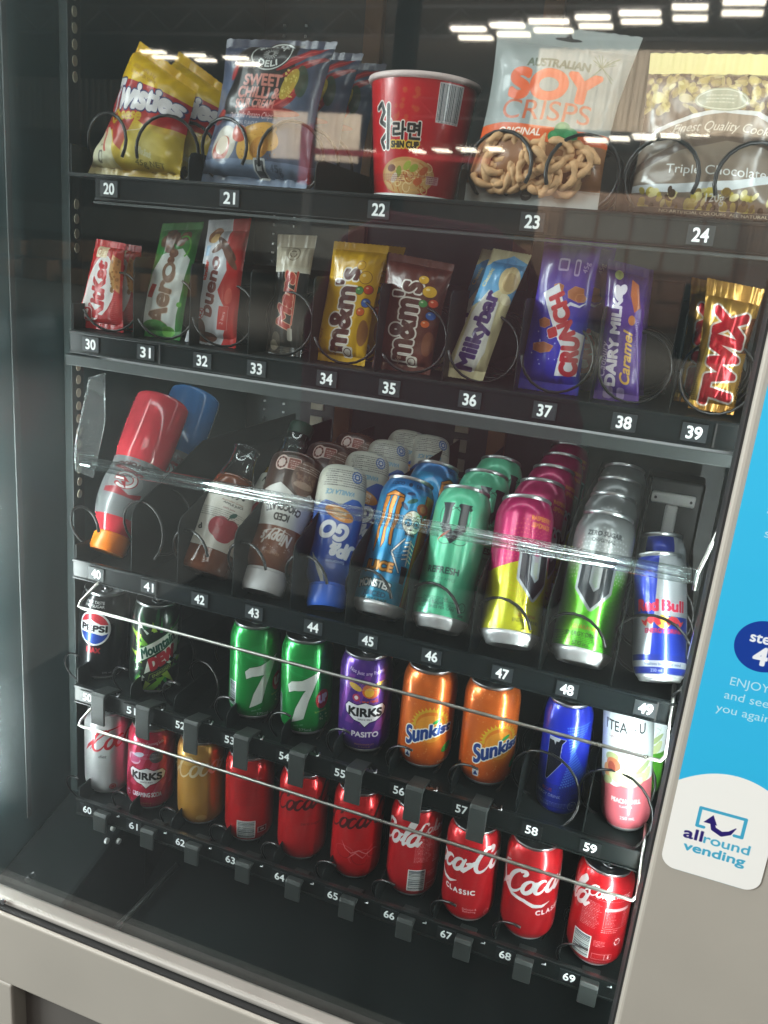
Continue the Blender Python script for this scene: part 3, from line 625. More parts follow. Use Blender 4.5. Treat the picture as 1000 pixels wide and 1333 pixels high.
def art_bull():
    A = Art(166.5, 135, 2.8, '9ea3a8')
    for ox in (0, 83.2, -83.2):
        A.poly([(ox - 35, 130), (ox - 1, 130), (ox - 6, 66), (ox - 33, 66)], '15309a'); A.poly([(ox - 6, 66), (ox + 34, 66), (ox + 32, 22), (ox - 10, 22)], '15309a')
        A.grad(0, 22, '9ea3a8', '8f959c', ox - 36, ox + 36); A.rect(ox - 36, 20, ox + 36, 26, '1b2f8c'); A.rect(ox - 36, 13.5, ox + 36, 20, 'a7acb4'); A.text("Vitalises body and mind", ox + 3, 16.7, 3, '2b3a70', bold=.2, fit=38); A.rect(ox - 36, 7, ox + 36, 13.5, '1b2f8c'); A.text("250 ml", ox - 4, 10.2, 3, 'c5cad6', bold=.1)
        A.text("Red", ox - 13, 77, 11, 'c92345', bold=1.2, fit=21); A.text("Bull", ox + 14, 77, 11, 'c92345', bold=.9, outline=(.5, 'b9bcc4'), fit=24)
        A.ell(ox + 3, 60, 7, 7, 'd9a83a')
        for d in (-1, 1): A.poly([(ox + 3 + d * x, y) for x, y in ((2, 57), (4, 63), (8, 66), (14, 65), (19, 60), (23, 62), (20, 57), (17, 55), (16, 60), (12, 57), (9, 60), (6, 56))], 'c8323f', outline=(.4, 'd9a83a'))
        A.text("ENERGY DRINK", ox + 4, 50.5, 4.4, 'b6254f', bold=.5, fit=38)
    A.rect(-83, 130, 83, 135, 'a9aeb3')
    return A.image("blue_silver_print")
def art_bluev():
    A = Art(172.8, 145, 2.7, '1426a0'); A.grad(0, 145, '1426a0', '1a2cb4')
    for ox in (0, 86.4, -86.4):
        for i in range(12):
            for j in range(22):
                t = (j - 11) / 11.0; w = 3 + 17 * abs(t) ** 1.2; x = ox + 4 + (i - 3.0) * (w / 7.0) ; y = 82 + t * 40 * (1 - .01 * i); A.ell(x, y + i * .8, .55 + .45 * abs(t) + .03 * i, .7 + .5 * abs(t), '4d86d8', .8, n=8, rot=20)
        A.poly([(ox - 24, 103), (ox - 4, 103), (ox - 8, 97), (ox - 9, 82), (ox - 6, 74), (ox - 22, 48), (ox - 24, 50)], '0b0e1c', outline=(.7, 'c2c9d4'))
        A.poly([(ox - 24, 103), (ox - 10, 103), (ox - 12, 99), (ox - 15, 99), (ox - 16, 94), (ox - 18, 99), (ox - 24, 99)], 'd3d8de', .8)
        A.text("ENERGY DRINK", ox - 20, 29, 3.6, 'c5cbe0', bold=.3, fit=34); A.text("BLUE", ox - 20, 36, 4, 'c0405a', bold=.3); A.ring(ox + 12, 18, 5.4, 5.4, .6, 'aeb9e6'); A.small_print(ox + 8, 15, 16, 21, 'aeb9e6', 1.6, .7); A.text("250 mL", ox - 22, 16, 3, '8fa0e0')
        A.rect(ox + 27, 12, ox + 31, 45, 'd7dbe2'); A.small_print(ox + 27.5, 13, 30.5, 44, '20284a', .9, .5)
    return A.image("blue_dotted_print")
def art_tea(bottom='c1606a', accent='9a3f46', name="PEACH CHILL"):
    A = Art(172.8, 160, 2.7, 'd3dbdd'); rng = random.Random(2); A.rect(-87, 0, 87, 66, bottom)
    for ox in (0, 86.4, -86.4):
        A.poly([(ox - 43, 66), (ox - 30, 60), (ox - 10, 58), (ox + 12, 68), (ox + 30, 80), (ox + 43, 70), (ox + 43, 92), (ox - 43, 92)], 'd3dbdd')
        for (x, y, rx, ry, c, r_) in ((-16, 92, 9, 6, '9aa871', 20), (-14, 84, 9, 8, 'b86a4a', 0), (-20, 74, 8, 9, 'cf8f5e', 10), (-16, 80, 5, 7, '8f3f34', 0), (4, 84, 14, 4, 'b7bf96', 40), (10, 76, 15, 4, 'a9b584', -10), (22, 84, 12, 3.6, '8ea06a', 35), (-4, 68, 16, 7, 'b8bf92', -18), (12, 66, 11, 5, 'c7cba4', 20), (26, 74, 9, 5, 'b3bb88', 60), (0, 76, 6, 5, 'd7d2b4', 0), (-22, 62, 8, 5, 'a7b37e', 30)): A.ell(ox + x, y, rx, ry, c, .92, rot=r_)
        for _ in range(14): x = rng.uniform(-28, 30); y = rng.uniform(60, 98); A.stroke([(ox + x, y), (ox + x + rng.uniform(-8, 8), y + rng.uniform(4, 10))], .45, '6a7d52', .7)
        A.text("I'TEA 4 U", ox - 2, 131, 12, '1b1d22', bold=.35, fit=46, track=.12, sx=.9); A.text("Lightly Sparkling Tea Drink", ox, 118, 3, '8a5a5c', bold=.1, fit=40)
        A.text(name, ox + 2, 42, 5, 'f0e4e2', bold=.45, fit=33); A.text("FLAVOUR", ox + 2, 35, 2.6, 'f0dcdc', bold=.1, fit=14); A.text("250 mL", ox + 4, 21, 3.8, 'f0dcdc', bold=.1)
    return A.image("tea_print_" + name[:4])
def art_gator():
    A = Art(232, 105, 2.2, '6f7374')
    for ox in (0, 77.3, -77.3):
        A.ell(ox, 46, 24, 22, '7d8182'); A.poly([(ox - 26, 60), (ox - 10, 66), (ox + 6, 56), (ox + 26, 60), (ox + 26, 68), (ox - 26, 72)], '8a1620', .9)
        A.ring(ox, 42, 13, 13, 7, '8a1620', a0=40, a1=330); A.rect(ox + 1, 38, ox + 15, 44, '8a1620'); A.ring(ox, 42, 13, 13, 4.5, 'b9bdbc', a0=50, a1=322); A.rect(ox + 1, 39.5, ox + 14, 43, 'd9dddc')
        A.poly([(ox - 4, 58), (ox + 5, 46), (ox, 46), (ox + 6, 33), (ox - 6, 45), (ox - 1, 45)], '8a1620')
        A.poly([(ox - 22, 26), (ox + 24, 16), (ox + 24, 22), (ox - 18, 31)], '8a1620'); A.text("GATORADE", ox, 12, 7, '3a1114', bold=.7, fit=56, arc=-60); A.text("TROPICAL", ox, 3.5, 3, 'b04048', bold=.2)
    return A.image("sports_label")
def art_juice():
    A = Art(207, 100, 2.4, 'd7d5cb')
    for ox in (0, 103, -103):
        A.text("Nippy's", ox - 2, 88, 8, '1d1f1c', shear=.3, bold=.6, fit=34); A.text("Australian Grown", ox, 76, 3.4, '8a6a58', shear=.25, fit=30); A.text("APPLE JUICE", ox + 2, 71, 3.2, '2b2c2a', bold=.3, fit=28, arc=-60); A.text("100% Juice", ox - 2, 64, 2.6, '7a4c48')
        A.ell(ox - 6, 34, 14, 16, 'a8333e'); A.ell(ox + 8, 34, 13, 15, 'a8333e'); A.ell(ox + 2, 24, 13, 12, 'a8333e'); A.ell(ox - 8, 40, 5, 6, 'c4616a', .6); A.stroke([(ox + 1, 47), (ox + 3, 55)], 1.2, '38402e'); A.ell(ox + 6, 56, 6, 3, '2f5f56', rot=45)
        A.text("d", ox - 31, 28, 8, '1d1f1c', bold=.8, rot=20); A.small_print(ox + 22, 46, 32, 60, '4a4a46', 3, 1)
    return A.image("juice_label")
def art_choc():
    A = Art(207, 130, 2.3, '5d2f1d')    # drawn cap-up
    A.rect(-104, 50, 104, 84, 'cfcfca'); A.rect(-104, 84, 104, 130, '7c4325'); A.rect(-104, 0, 104, 50, '3b2419')
    for ox in (0, 103, -103):
        A.poly([(ox - 52, 50), (ox - 30, 40), (ox - 8, 47), (ox + 12, 36), (ox + 34, 44), (ox + 52, 50)], 'cfcfca')
        A.text("ICED", ox, 74, 7, '201d1c', bold=.6, fit=20); A.text("CHOCOLATE", ox, 63, 7, '201d1c', bold=.6, fit=46, arc=-80); A.text("FLAVOURED MILK", ox, 54, 2.8, '5b5552', fit=30)
        A.text("Nippy's", ox, 98, 13, 'd9d2cc', shear=.35, bold=1.0, fit=42); A.stroke([(ox - 20, 90), (ox, 87), (ox + 22, 92)], [.4, 1.4, .4], 'd9d2cc'); A.text("REAL MILK", ox, 115, 3, 'b99a80'); A.specks(18, 'cfc4bc', (.4, .9), ox - 24, 104, ox + 24, 112)
        A.rect(ox - 6, 6, ox + 24, 20, 'c9b3aa', r=2); A.rect(ox - 5, 7, ox + 9, 19, '8a5046', r=1); A.small_print(ox - 4, 8, 8, 18, 'e3d4cc', 2.4, 1.2); A.ell(ox + 18, 13, 9, 9, 'c9b3aa'); A.ring(ox + 18, 13, 6, 6, 1.6, '7a463c')
        for a in range(0, 360, 45): A.ell(ox + 18 + 6 * math.cos(rad(a)), 13 + 6 * math.sin(rad(a)), 1.3, 1.3, '5a3028')
        A.ell(ox - 16, 26, 17, 20, '6e5446', .9); A.specks(50, '8b6d5b', (.6, 2), ox - 30, 22, ox - 4, 36); A.ell(ox - 16, 34, 13, 4, 'a58d7c', .8)
    return A.image("chocolate_label")
def art_upgo():
    A = Art(190, 130, 2.4, '1f56a8')     # drawn cap-up
    A.grad(0, 130, '2a6cc0', '1b3f96'); A.rect(-95, 0, 95, 38, 'c9cabd')
    for ox in (0, 95, -95):
        A.poly([(ox - 48, 38), (ox - 30, 44), (ox - 14, 36), (ox + 2, 46), (ox + 20, 42), (ox + 32, 48), (ox + 48, 38), (ox + 48, 30), (ox - 48, 30)], 'c9cabd')
        A.text("VANILLA ICE", ox + 4, 33, 5, '3f8fc0', bold=.3, shear=.3, fit=34); A.ell(ox + 2, 55, 18, 7, 'd8892e', rot=-16); A.text("LIQUID", ox + 2, 58, 3.6, 'f4ead8', bold=.4, rot=-16, fit=14); A.text("BREKKIE", ox + 2, 52.5, 3.6, 'f4ead8', bold=.4, rot=-16, fit=16)
        A.text("UP&", ox - 8, 92, 15, 'e6e9ee', bold=1.6, shear=.3, rot=-8, fit=34); A.text("GO", ox + 6, 73, 16, 'e6e9ee', bold=1.8, shear=.3, rot=-8, fit=34, outline=(1, '1b3f96'))
        A.rect(ox - 14, 102, ox + 14, 107, '1f3f8c'); A.text("Sanitarium", ox, 104.5, 3.2, 'cfd8ea', bold=.2, fit=22)
        A.small_print(ox + 10, 8, 26, 26, '4a4c50', 2.4, 1.0); A.ell(ox - 14, 14, 6.5, 6.5, '4f78b8'); A.ring(ox - 14, 14, 4.4, 4.4, 1.2, 'dfe3ea'); A.ell(ox - 14, 14, 2, 2, 'dfe3ea'); A.text("Health", ox - 14, 4, 2.4, '4a5a80')
        A.stroke([(ox + 30, 96), (ox + 22, 106), (ox + 16, 120), (ox + 14, 130)], [1, 4, 6, 5], 'c9cabd')
    return A.image("breakfast_label")
def art_cup():
    A = Art(330, 115, 2.4, 'b5121c'); rng = random.Random(4); A.grad(0, 115, 'ac101a', 'bb151f')
    for ox in (0, 165, -165):
        for _ in range(26): A.ell(ox + rng.uniform(-22, 4), rng.uniform(56, 100), rng.uniform(1.4, 3.6), rng.uniform(1.2, 3.2), 'b8522a', .7, n=10)
        A.stroke([(ox - 46, 82), (ox - 40, 86), (ox - 36, 78), (ox - 42, 70), (ox - 34, 66), (ox - 28, 70), (ox - 32, 58), (ox - 40, 52), (ox - 36, 46)], 4.2, '1c1214', outline=(1.4, 'e0d8d2'))
        A.stroke([(ox - 30, 84), (ox - 30, 46)], 4.2, '1c1214', outline=(1.4, 'e0d8d2'))
        A.text("라면", ox - 8, 61, 12, '17120f', bold=.9, outline=(1.1, 'ded6cc'), fit=31); A.text("SHIN CUP", ox - 9, 49, 5.4, '1c1410', bold=.7, outline=(1.2, 'd6b33a'), fit=32)
        A.ell(ox - 4, 20, 34, 18, 'b88a52'); A.ell(ox - 4, 19, 31, 15.5, 'c49a62')
        for _ in range(34): A.ring(ox - 4 + rng.uniform(-22, 24), 18 + rng.uniform(-10, 12), rng.uniform(3, 8), rng.uniform(2, 5), 1.2, rng.choice(['d8b57a', 'cfa25e', 'e2c592', 'b5662f']), .9, rot=rng.uniform(0, 180), a0=rng.uniform(0, 90), a1=rng.uniform(200, 350), n=14)
        for (x, y, c) in ((-14, 24, '7f8a34'), (-4, 30, '9aa640'), (-20, 18, 'cfc3b0'), (4, 28, '8c9c3a'), (16, 26, 'b5552c'), (10, 16, 'c05a32'), (-24, 27, '6d3a2a')): A.ell(ox + x, y, 5.5, 3.4, c, .95, rot=rng.uniform(0, 90))
        A.barcode(ox + 22, 71, ox + 50, 107, bg='d8d3d4'); A.rect(ox + 20, 14, ox + 36, 22, 'c9a9ae', .8, r=1); A.small_print(ox + 21, 15, 35, 21.5, '7a2a30', 1.8, .9)
    return A.image("noodle_cup_print")

def scribble_text(A, t, cx, cy, h, col, **k): return A.text(t, cx, cy, h, col, **k)
def art_twist():
    A = Art(120, 140, 2.8, 'd9b118'); A.grad(96, 140, 'dcb81c', 'd2a818')
    A.poly([(-60, 96), (60, 108), (60, 60), (30, 52), (0, 62), (-12, 24), (-22, 30), (-36, 46), (-60, 40)], 'a81a20')
    A.poly([(-60, 40), (-44, 48), (-26, 34), (-14, 0), (-60, 0)], 'd7cfa8'); A.glow(-40, 10, 22, 26, 'cfd0b8', .9); A.glow(20, 26, 30, 28, 'd5c67a', .9)
    A.poly([(-8, 20), (-6, 46), (8, 52), (16, 60), (60, 66), (60, 0), (-10, 0)], 'cdb53e', .9); A.glow(20, 30, 22, 24, 'dccf8a', .8); A.stroke([(-8, 16), (-6, 46), (10, 52), (18, 60)], .9, 'e6d6b2')
    A.stroke([(-60, 36), (-48, 46), (-34, 22)], 3, 'c9675c')
    A.text("Twisties", 2, 88, 22, 'e6e4e6', rot=9, shear=.35, bold=2.2, outline=(1.4, '2b2f66'), fit=108, warp=lambda x, y: (x, y * (1.2 - .004 * x)))
    A.text("Cheese", -18, 63, 12, 'cfae1e', rot=13, shear=.25, bold=1.0, fit=48)
    A.text("LESS THAN 11g", -6, 116, 4, 'a2702a', fit=40); A.text("OF FAT PER SERVE", -4, 109, 3.4, 'a2702a', fit=44); A.text("45g NET", 26, 14, 6, '6a6a3a', bold=.3, fit=34); A.text("The Snack", 20, 26, 7, 'e4dfb0', bold=.8, rot=-14, fit=18)
    A.rect(-44, 10, -37, 22, '5a5a56', .8, r=2); A.rect(-42.6, 12, -38.4, 20, 'd3d3bd', r=1); A.text("99", -42, 27, 3, '5a5a56'); A.glow(0, 4, 60, 6, 'b98e20', .6)
    return A.image("cheese_snack_print")
def art_deli():
    A = Art(132, 142, 2.7, '65718a'); rng = random.Random(8); A.grad(0, 142, '5d687f', '515b72'); A.grad(90, 142, '515b72', '33374a')
    A.poly([(-40, 124), (-28, 134), (30, 138), (38, 100), (30, 60), (-48, 64), (-40, 96)], '1d1616')
    for (x, y, rx, ry, r_) in ((38, 120, 26, 4, 34), (44, 112, 24, 3.4, 30), (40, 88, 20, 6, 60), (30, 76, 16, 6, 40), (-40, 106, 9, 4, 70), (-52, 62, 10, 6, 30), (16, 66, 36, 5, 2)): A.ell(x, y, rx, ry, '8f1f22', .95, rot=r_); A.ell(x + 1, y + ry * .3, rx * .8, ry * .2, 'c4524a', .7, rot=r_)
    A.ell(46, 98, 7, 15, '3a4a38', .9, rot=10); A.ell(34, 94, 7, 16, 'b8a03c', .9, rot=-20); A.specks(40, 'd8c46a', (.5, 1.2), 28, 80, 40, 108)
    A.ell(4, 122, 24, 18, '1c1818'); A.ring(4, 122, 22, 16.5, 1.4, 'b9bdb9')
    for a in range(0, 360, 20): A.stroke([(4 + 3 * math.cos(rad(a)), 122 + 2.5 * math.sin(rad(a))), (4 + 8 * math.cos(rad(a)), 122 + 6.5 * math.sin(rad(a)))], .6, 'c9ccc8')
    A.text("RED ROCK", 4, 134.5, 5, 'c9ccc8', bold=.5, arc=19, fit=36); A.text("DELI", 4, 111, 6, 'c9ccc8', bold=.6, arc=-26, fit=22)
    A.text("SWEET", 2, 96, 10, 'b97468', bold=.9, fit=46); A.text("CHILLI &", 0, 84, 10, 'b97468', bold=.9, fit=52); A.text("SOUR CREAM", -2, 73, 8, 'b97468', bold=.7, fit=50)
    A.text("Deli Style Potato Chips", -4, 62, 5.5, 'd9bcb8', shear=.3, bold=.25, fit=58); A.text("NATURAL FLAVOUR", -10, 54.5, 3.6, 'd9cfcf', fit=34); A.text("AND COLOURS", -10, 50, 3.4, 'd9cfcf', fit=26)
    for (x, y, rx, ry, c) in ((-34, 34, 18, 18, 'bdb6a8'), (-36, 30, 13, 12, 'a5462e'), (-36, 33, 10, 9, 'd8cfbc'), (8, 46, 24, 9, 'b88a3a'), (18, 42, 18, 12, 'c9963e'), (2, 30, 16, 14, 'd1a24a'), (14, 32, 12, 10, 'b97f30'), (-14, 44, 10, 8, 'b3442e')): A.ell(x, y, rx, ry, c, .95, rot=rng.uniform(-30, 30))
    A.specks(60, '7a4a24', (.3, .9), -10, 22, 34, 52, .5)
    A.rect(-66, 0, 66, 20, '8496b0', .8); A.rect(8, 5, 22, 22, 'd0d3d3', r=1); A.rect(10, 7, 20, 20, '55585c', r=1); A.rect(12, 11, 18, 16, 'cdd0d0'); A.text("45g", 34, 14, 6, '5a6478', bold=.3); A.text("NET", 34, 7, 3.4, '5a6478')
    return A.image("chilli_chips_print")
def art_soy():
    A = Art(136, 170, 2.7, '8f9492'); A.grad(60, 170, '8c9290', '929795')
    A.rect(-68, 15, 68, 64, '8a5a34')
    A.text("AUSTRALIAN", 2, 130, 7, '4c5540', bold=.7, fit=62, track=.08); A.text("SOY", 2, 110, 24, 'd8551a', bold=2.8, fit=88); A.text("CRISPS", 0, 86, 18, 'b8532a', bold=.15, fit=92)
    P = [(-68, 60), (-40, 59), (0, 56), (40, 57), (68, 60), (68, 72), (40, 70), (0, 71), (-40, 73), (-68, 71)]
    A.poly(P, 'd2561c'); A.text("ORIGINAL", -22, 65, 6.4, 'efe4dc', bold=.5, shear=.15, fit=46)
    for (x, y, rx, ry, r_) in ((22, 70, 8, 7, 0), (30, 64, 9, 8, 20), (16, 62, 7, 6, -20), (26, 56, 4, 5, 0)): A.ell(x, y, rx, ry, '2f7f4d', .97, rot=r_); A.ell(x - 1, y + 2, rx * .5, ry * .4, '4f9f68', .6, rot=r_)
    A.rect(-68, 0, 68, 17, 'a9acaa'); A.ell(-4, 9, 5.6, 5.4, '26282a'); A.text("vegan", -4, 9, 2.2, 'c6c8c6'); A.ring(-24, 11, 2.6, 3.2, .9, '2b2d2e', a0=40, a1=320); A.rect(24, 8, 34, 14, '8e9290')
    for i in range(26): a = random.Random(i); A.stroke([(44, 132), (44 + a.uniform(-14, 14), 132 + a.uniform(-12, 14))], .5, '55603e', .8)
    A.ell(2, 160, 13, 1.6, '202322'); A.poly([(-3, 160), (2, 166), (7, 160)], '202322')
    return A.image("soy_crisps_print")
def art_cookie():
    A = Art(134, 142, 2.7, '3a2a24'); rng = random.Random(9)
    for _ in range(150):
        x, y = rng.uniform(-67, 67), rng.uniform(86, 126); c = rng.choice(['b9a662', 'c8b878', 'a08c4a', 'd0c48a', '8f7c46']); A.ell(x, y, rng.uniform(2, 7), rng.uniform(1.5, 5), c, .7, rot=rng.uniform(0, 180), n=9)
    A.poly([(-67, 56), (-52, 72), (-22, 84), (6, 88), (34, 88), (67, 76), (67, 0), (-67, 0)], 'b7b9bb'); A.poly([(-67, 52), (-52, 68), (-22, 80), (6, 85), (34, 84), (67, 70), (67, 0), (-67, 0)], '75675a')
    A.poly([(-67, 40), (-30, 60), (10, 70), (40, 66), (67, 58), (67, 50), (40, 58), (10, 62), (-30, 52), (-67, 32)], '55463c')
    A.text("Finest Quality Cookies", 10, 74, 7.5, 'c3bcb0', shear=.4, bold=.25, fit=94, warp=lambda x, y: (x, y - .0018 * x * x)); A.ell(2, 96, 24, 10, '8d8f7c'); A.ring(2, 96, 22, 8.5, .7, 'c4c6b2'); A.small_print(-12, 92, 16, 100, 'c4c6b2', 3, 1.2)
    A.text("Triple Chocolate", 4, 36, 8, 'c9c9c6', bold=.2, fit=86)
    A.poly([(-67, 22), (-30, 22), (20, 28), (67, 40), (67, 34), (20, 20), (-30, 15), (-67, 16)], 'bfc2c4')
    for _ in range(70):
        x, y = rng.uniform(-60, 62), rng.uniform(4, 18)
        A.ell(x, y, rng.uniform(2, 5), rng.uniform(1.5, 4), rng.choice(['a9973e', 'c2b258', '6a5328', '3a2a1c', 'd4c88a']), .9, n=10, rot=rng.uniform(0, 90))
    A.text("120g", 6, 13, 6, 'c9c9c6', bold=.4); A.rect(-67, 0, 67, 5, '2c2320'); A.text("NO ARTIFICIAL COLOURS  ALL NATURAL", 6, 2.4, 2.4, 'bdb59a', fit=92); A.rect(-67, 124, 67, 142, 'd8cc8e')
    return A.image("cookie_print")

def vertical(A, t, cx, cy, h, col, fit, **k): return A.text(t, cx, cy, h, col, rot=90, fit=fit, **k)
def art_kit():
    A = Art(66, 112, 3.4, 'b01620'); A.ell(-4, 52, 25, 42, 'd6d3d2', rot=-10); A.poly([(-30, 88), (-10, 94), (14, 20), (0, 14)], 'd6d3d2', .0)
    vertical(A, "KitKat", -4, 50, 21, 'b01620', 70, shear=.15, bold=1.8); A.rect(-28, 10, -10, 26, 'b01620', r=4, outline=(1, 'd6d3d2')); A.text("Nestle", -19, 18, 5, 'e4dcdc', rot=70, bold=.6, fit=13)
    A.rect(-20, 90, 4, 104, 'd3c4a2', r=1); A.ring(-14, 97, 3.4, 3.4, .9, 'a03a2a'); A.small_print(-8, 92, 3, 102, 'b07c54', 2.2, 1); A.poly([(14, 96), (30, 90), (30, 48), (18, 54), (12, 74)], 'b98a4a', .9); A.specks(22, '8a5a2c', (1, 2.4), 14, 50, 28, 92); A.small_print(18, 8, 28, 44, 'd98a8a', 2.4, .7)
    return A.image("red_wafer_print")
def art_aero():
    A = Art(60, 135, 3.2, '2f7a33'); A.poly([(-26, 10), (22, 6), (26, 92), (14, 104), (-14, 96), (-26, 76)], 'c9d2cf')
    for (x, y, r) in ((-14, 112, 8), (-2, 116, 9), (9, 112, 7), (-4, 104, 7), (4, 98, 6), (14, 118, 7), (-8, 122, 6), (2, 90, 5)): A.ell(x, y, r, r * .85, '6a4432'); A.ell(x - 2, y + 2, r * .4, r * .3, '92664e', .8)
    A.ring(14, 106, 9, 12, 2, '58a83c', a0=-60, a1=120); vertical(A, "Aero", 0, 48, 22, '7a5b46', 68, shear=.2, bold=1.4, outline=(.9, 'b5a89a')); A.ell(2, 78, 9, 10, '7a5b46'); A.ell(2, 78, 4.5, 6, 'c9d2cf')
    A.rect(-22, 46, -12, 62, 'a8332e', rot=-8, r=1); A.ell(24, 40, 3, 3, '58a83c'); A.ell(-2, 12, 16, 8, '3f8f3a'); A.ell(-14, 6, 12, 7, '2f7a33'); A.ell(14, 8, 8, 6, '6ab04a')
    return A.image("green_bubble_print")
def art_bueno():
    A = Art(66, 142, 3.2, 'c2c6cc'); A.poly([(6, 142), (33, 142), (33, 0), (14, 0), (8, 24), (12, 46), (4, 62), (14, 84), (8, 104)], 'bb1f1f'); A.poly([(14, 0), (20, 18), (10, 30), (16, 44), (6, 58), (4, 62), (-2, 50), (4, 30), (0, 12)], 'c2c6cc')
    for (x, y, rx, ry, c, r_) in ((-16, 124, 11, 8, '8f5a34', 30), (-14, 120, 8, 5, 'c9a266', 20), (8, 108, 20, 5, '55342a', -40), (14, 98, 18, 4, '6d4636', -46), (-4, 110, 12, 4, '6d4636', 30), (-18, 16, 12, 13, '5c3326', 0), (-6, 8, 14, 6, '6d4030', 0)): A.ell(x, y, rx, ry, c, .97, rot=r_)
    vertical(A, "bueno", -8, 66, 17, '6d2a24', 66, shear=.2, bold=1.1); A.ell(-16, 34, 6, 6, 'c2c6cc'); A.ring(-16, 34, 6, 6, .8, 'bb1f1f'); A.text("x2", -16, 34, 6, 'a82020', bold=.5, rot=80); A.text("kinder", -20, 84, 5, 'c0392b', rot=90, bold=.6, fit=22); A.rect(-26, 100, -18, 112, '8db5d6', .8)
    A.rect(10, 18, 22, 44, 'bb1f1f', outline=(.6, 'd8a0a0')); A.text("2 bars", 16, 31, 4, 'e6d0d0', rot=80); A.ell(20, 56, 5, 9, 'd66'+'a5a', .6)
    return A.image("hazelnut_bar_print")
def art_mars():
    A = Art(46, 134, 3.4, '191614'); A.rect(-23, 92, 23, 134, 'b3aa96'); A.grad(92, 99, 'd2cdbf', 'b8af9a'); A.ring(2, 112, 7, 7, 1, '6a5a44', .9)
    for a in (90, 210, 330): A.ring(2, 112, 3.4, 3.4, 1.2, '5a4a38', a0=a - 36, a1=a + 36)
    vertical(A, "Mars", -1, 62, 17, 'a92a20', 60, shear=.35, bold=1.5, outline=(1, 'd9a48a')); A.stroke([(10, 34), (11, 92)], [1.2, 2], 'a92a20', outline=(.5, 'd9a48a')); A.ell(-10, 16, 6, 9, '6a6456', .8); A.ell(-13, 10, 5, 6, 'a39c88', .8); A.rect(6, 16, 12, 30, 'a9a59a', r=2); A.small_print(-20, 1, 20, 6, '8a8474', 2, .8)
    return A.image("black_bar_print")
def art_mm(bg, tc_, name):
    A = Art(66, 128, 3.3, bg)
    vertical(A, "m&m's", -4, 56, 27, '4a1f18', 86, bold=1.6, outline=(1.8, 'd8d4cc'))
    vertical(A, name, -26, 22, 4, tc_, 26, bold=.3)
    # plain coloured sweets instead of the printed figures
    for (x, y, r, c) in ((18, 92, 7, 'c79a22'), (24, 80, 5, 'b8401f'), (14, 78, 4.5, '2e7f3a'), (24, 66, 5, '2a5ea8'), (20, 56, 4.5, 'c85a1c'), (10, 104, 5, 'c79a22')): A.ell(x, y, r, r * .9, c, outline=(.6, '3a1a12')); A.ell(x - r * .3, y + r * .3, r * .3, r * .2, 'efe6d2', .6)
    A.rect(6, 6, 18, 18, 'cfcabe', r=3); A.ring(12, 12, 4, 4, 1, '55403a'); A.text("46g", -4, 12, 4.4, 'cfb9a2' if bg != 'c79b0c' else '7a5a10', rot=80); A.ell(26, 34, 6, 14, '7a4a2c', .8)
    return A.image("candy_print_" + name.lower())
def art_milky():
    A = Art(48, 138, 3.3, 'c4bc94'); A.poly([(-24, 76), (-12, 84), (6, 98), (24, 84), (24, 128), (4, 134), (-24, 120)], '5b9cc6'); A.ell(12, 108, 12, 15, 'cdb98a', rot=20); A.ell(14, 106, 8, 10, 'b9a070', rot=20); A.ell(-4, 124, 16, 6, '4a8fc0', rot=10); A.ell(16, 88, 8, 5, 'd8cfae', rot=-30)
    A.poly([(-16, 12), (10, 8), (16, 30), (10, 84), (-8, 96), (-20, 70)], 'd3d3cc'); vertical(A, "Milkybar", -3, 52, 19, '3b2367', 84, shear=.1, bold=1.5); A.text("Classic", -16, 108, 5, 'cdbf8a', rot=80, bold=.4)
    return A.image("white_bar_print")
def art_crunch():
    A = Art(62, 148, 3.2, '25259a'); A.grad(70, 148, '2b279a', '5a2a86'); A.grad(0, 14, '1c1f8a', '25259a'); rng = random.Random(3)
    for (x, y, rx, ry, r_) in ((14, 96, 11, 8, -30), (-6, 100, 6, 5, 20), (-14, 66, 7, 5, 30), (-12, 42, 12, 6, 16), (20, 92, 6, 4, 0)): A.poly([(x + rx * math.cos(rad(a + r_)) * rng.uniform(.8, 1.1), y + ry * math.sin(rad(a + r_)) * rng.uniform(.8, 1.1)) for a in (10, 70, 130, 200, 250, 310)], '9a5a35', outline=(.5, 'c98a5c'))
    A.stroke([(0, 78), (10, 86), (20, 84), (26, 88)], [1, 3, 2, .6], 'c9cdd8'); A.specks(22, 'b9bde0', (.4, 1), -26, 24, 20, 60)
    A.text("CRUNCH", 6, 60, 15, 'b02a30', rot=116, bold=2.0, fit=70, outline=None, alpha=0)
    P = [(-19, 98), (-7, 102), (30, 34), (28, 20), (10, 20), (10, 44)]
    A.poly([(-22, 94), (-6, 104), (14, 62), (30, 58), (27, 18), (5, 16), (8, 44), (-2, 58)], 'd2d2d6')
    A.text("CRU", 17.5, 36, 16, 'ae2230', rot=93, bold=1.6, fit=36); A.text("NCH", 3, 74, 15, 'ae2230', rot=117, bold=1.6, fit=42)
    A.rect(-9, 52, 1, 62, 'b02a30', r=2, rot=25, outline=(.7, 'd2d2d6')); A.rect(-10, 116, 2, 128, 'b5a9cc', .9, r=2); A.rect(-8, 118, 0, 126, '5a3a86', r=1); A.rect(8, 112, 14, 128, 'b5a9cc', .9, r=2); A.rect(9.4, 114, 12.6, 126, '5a3a86', r=1); A.text("45g", 20, 121, 5, 'b5a9cc', rot=82, bold=.3)
    return A.image("blue_crisp_print")
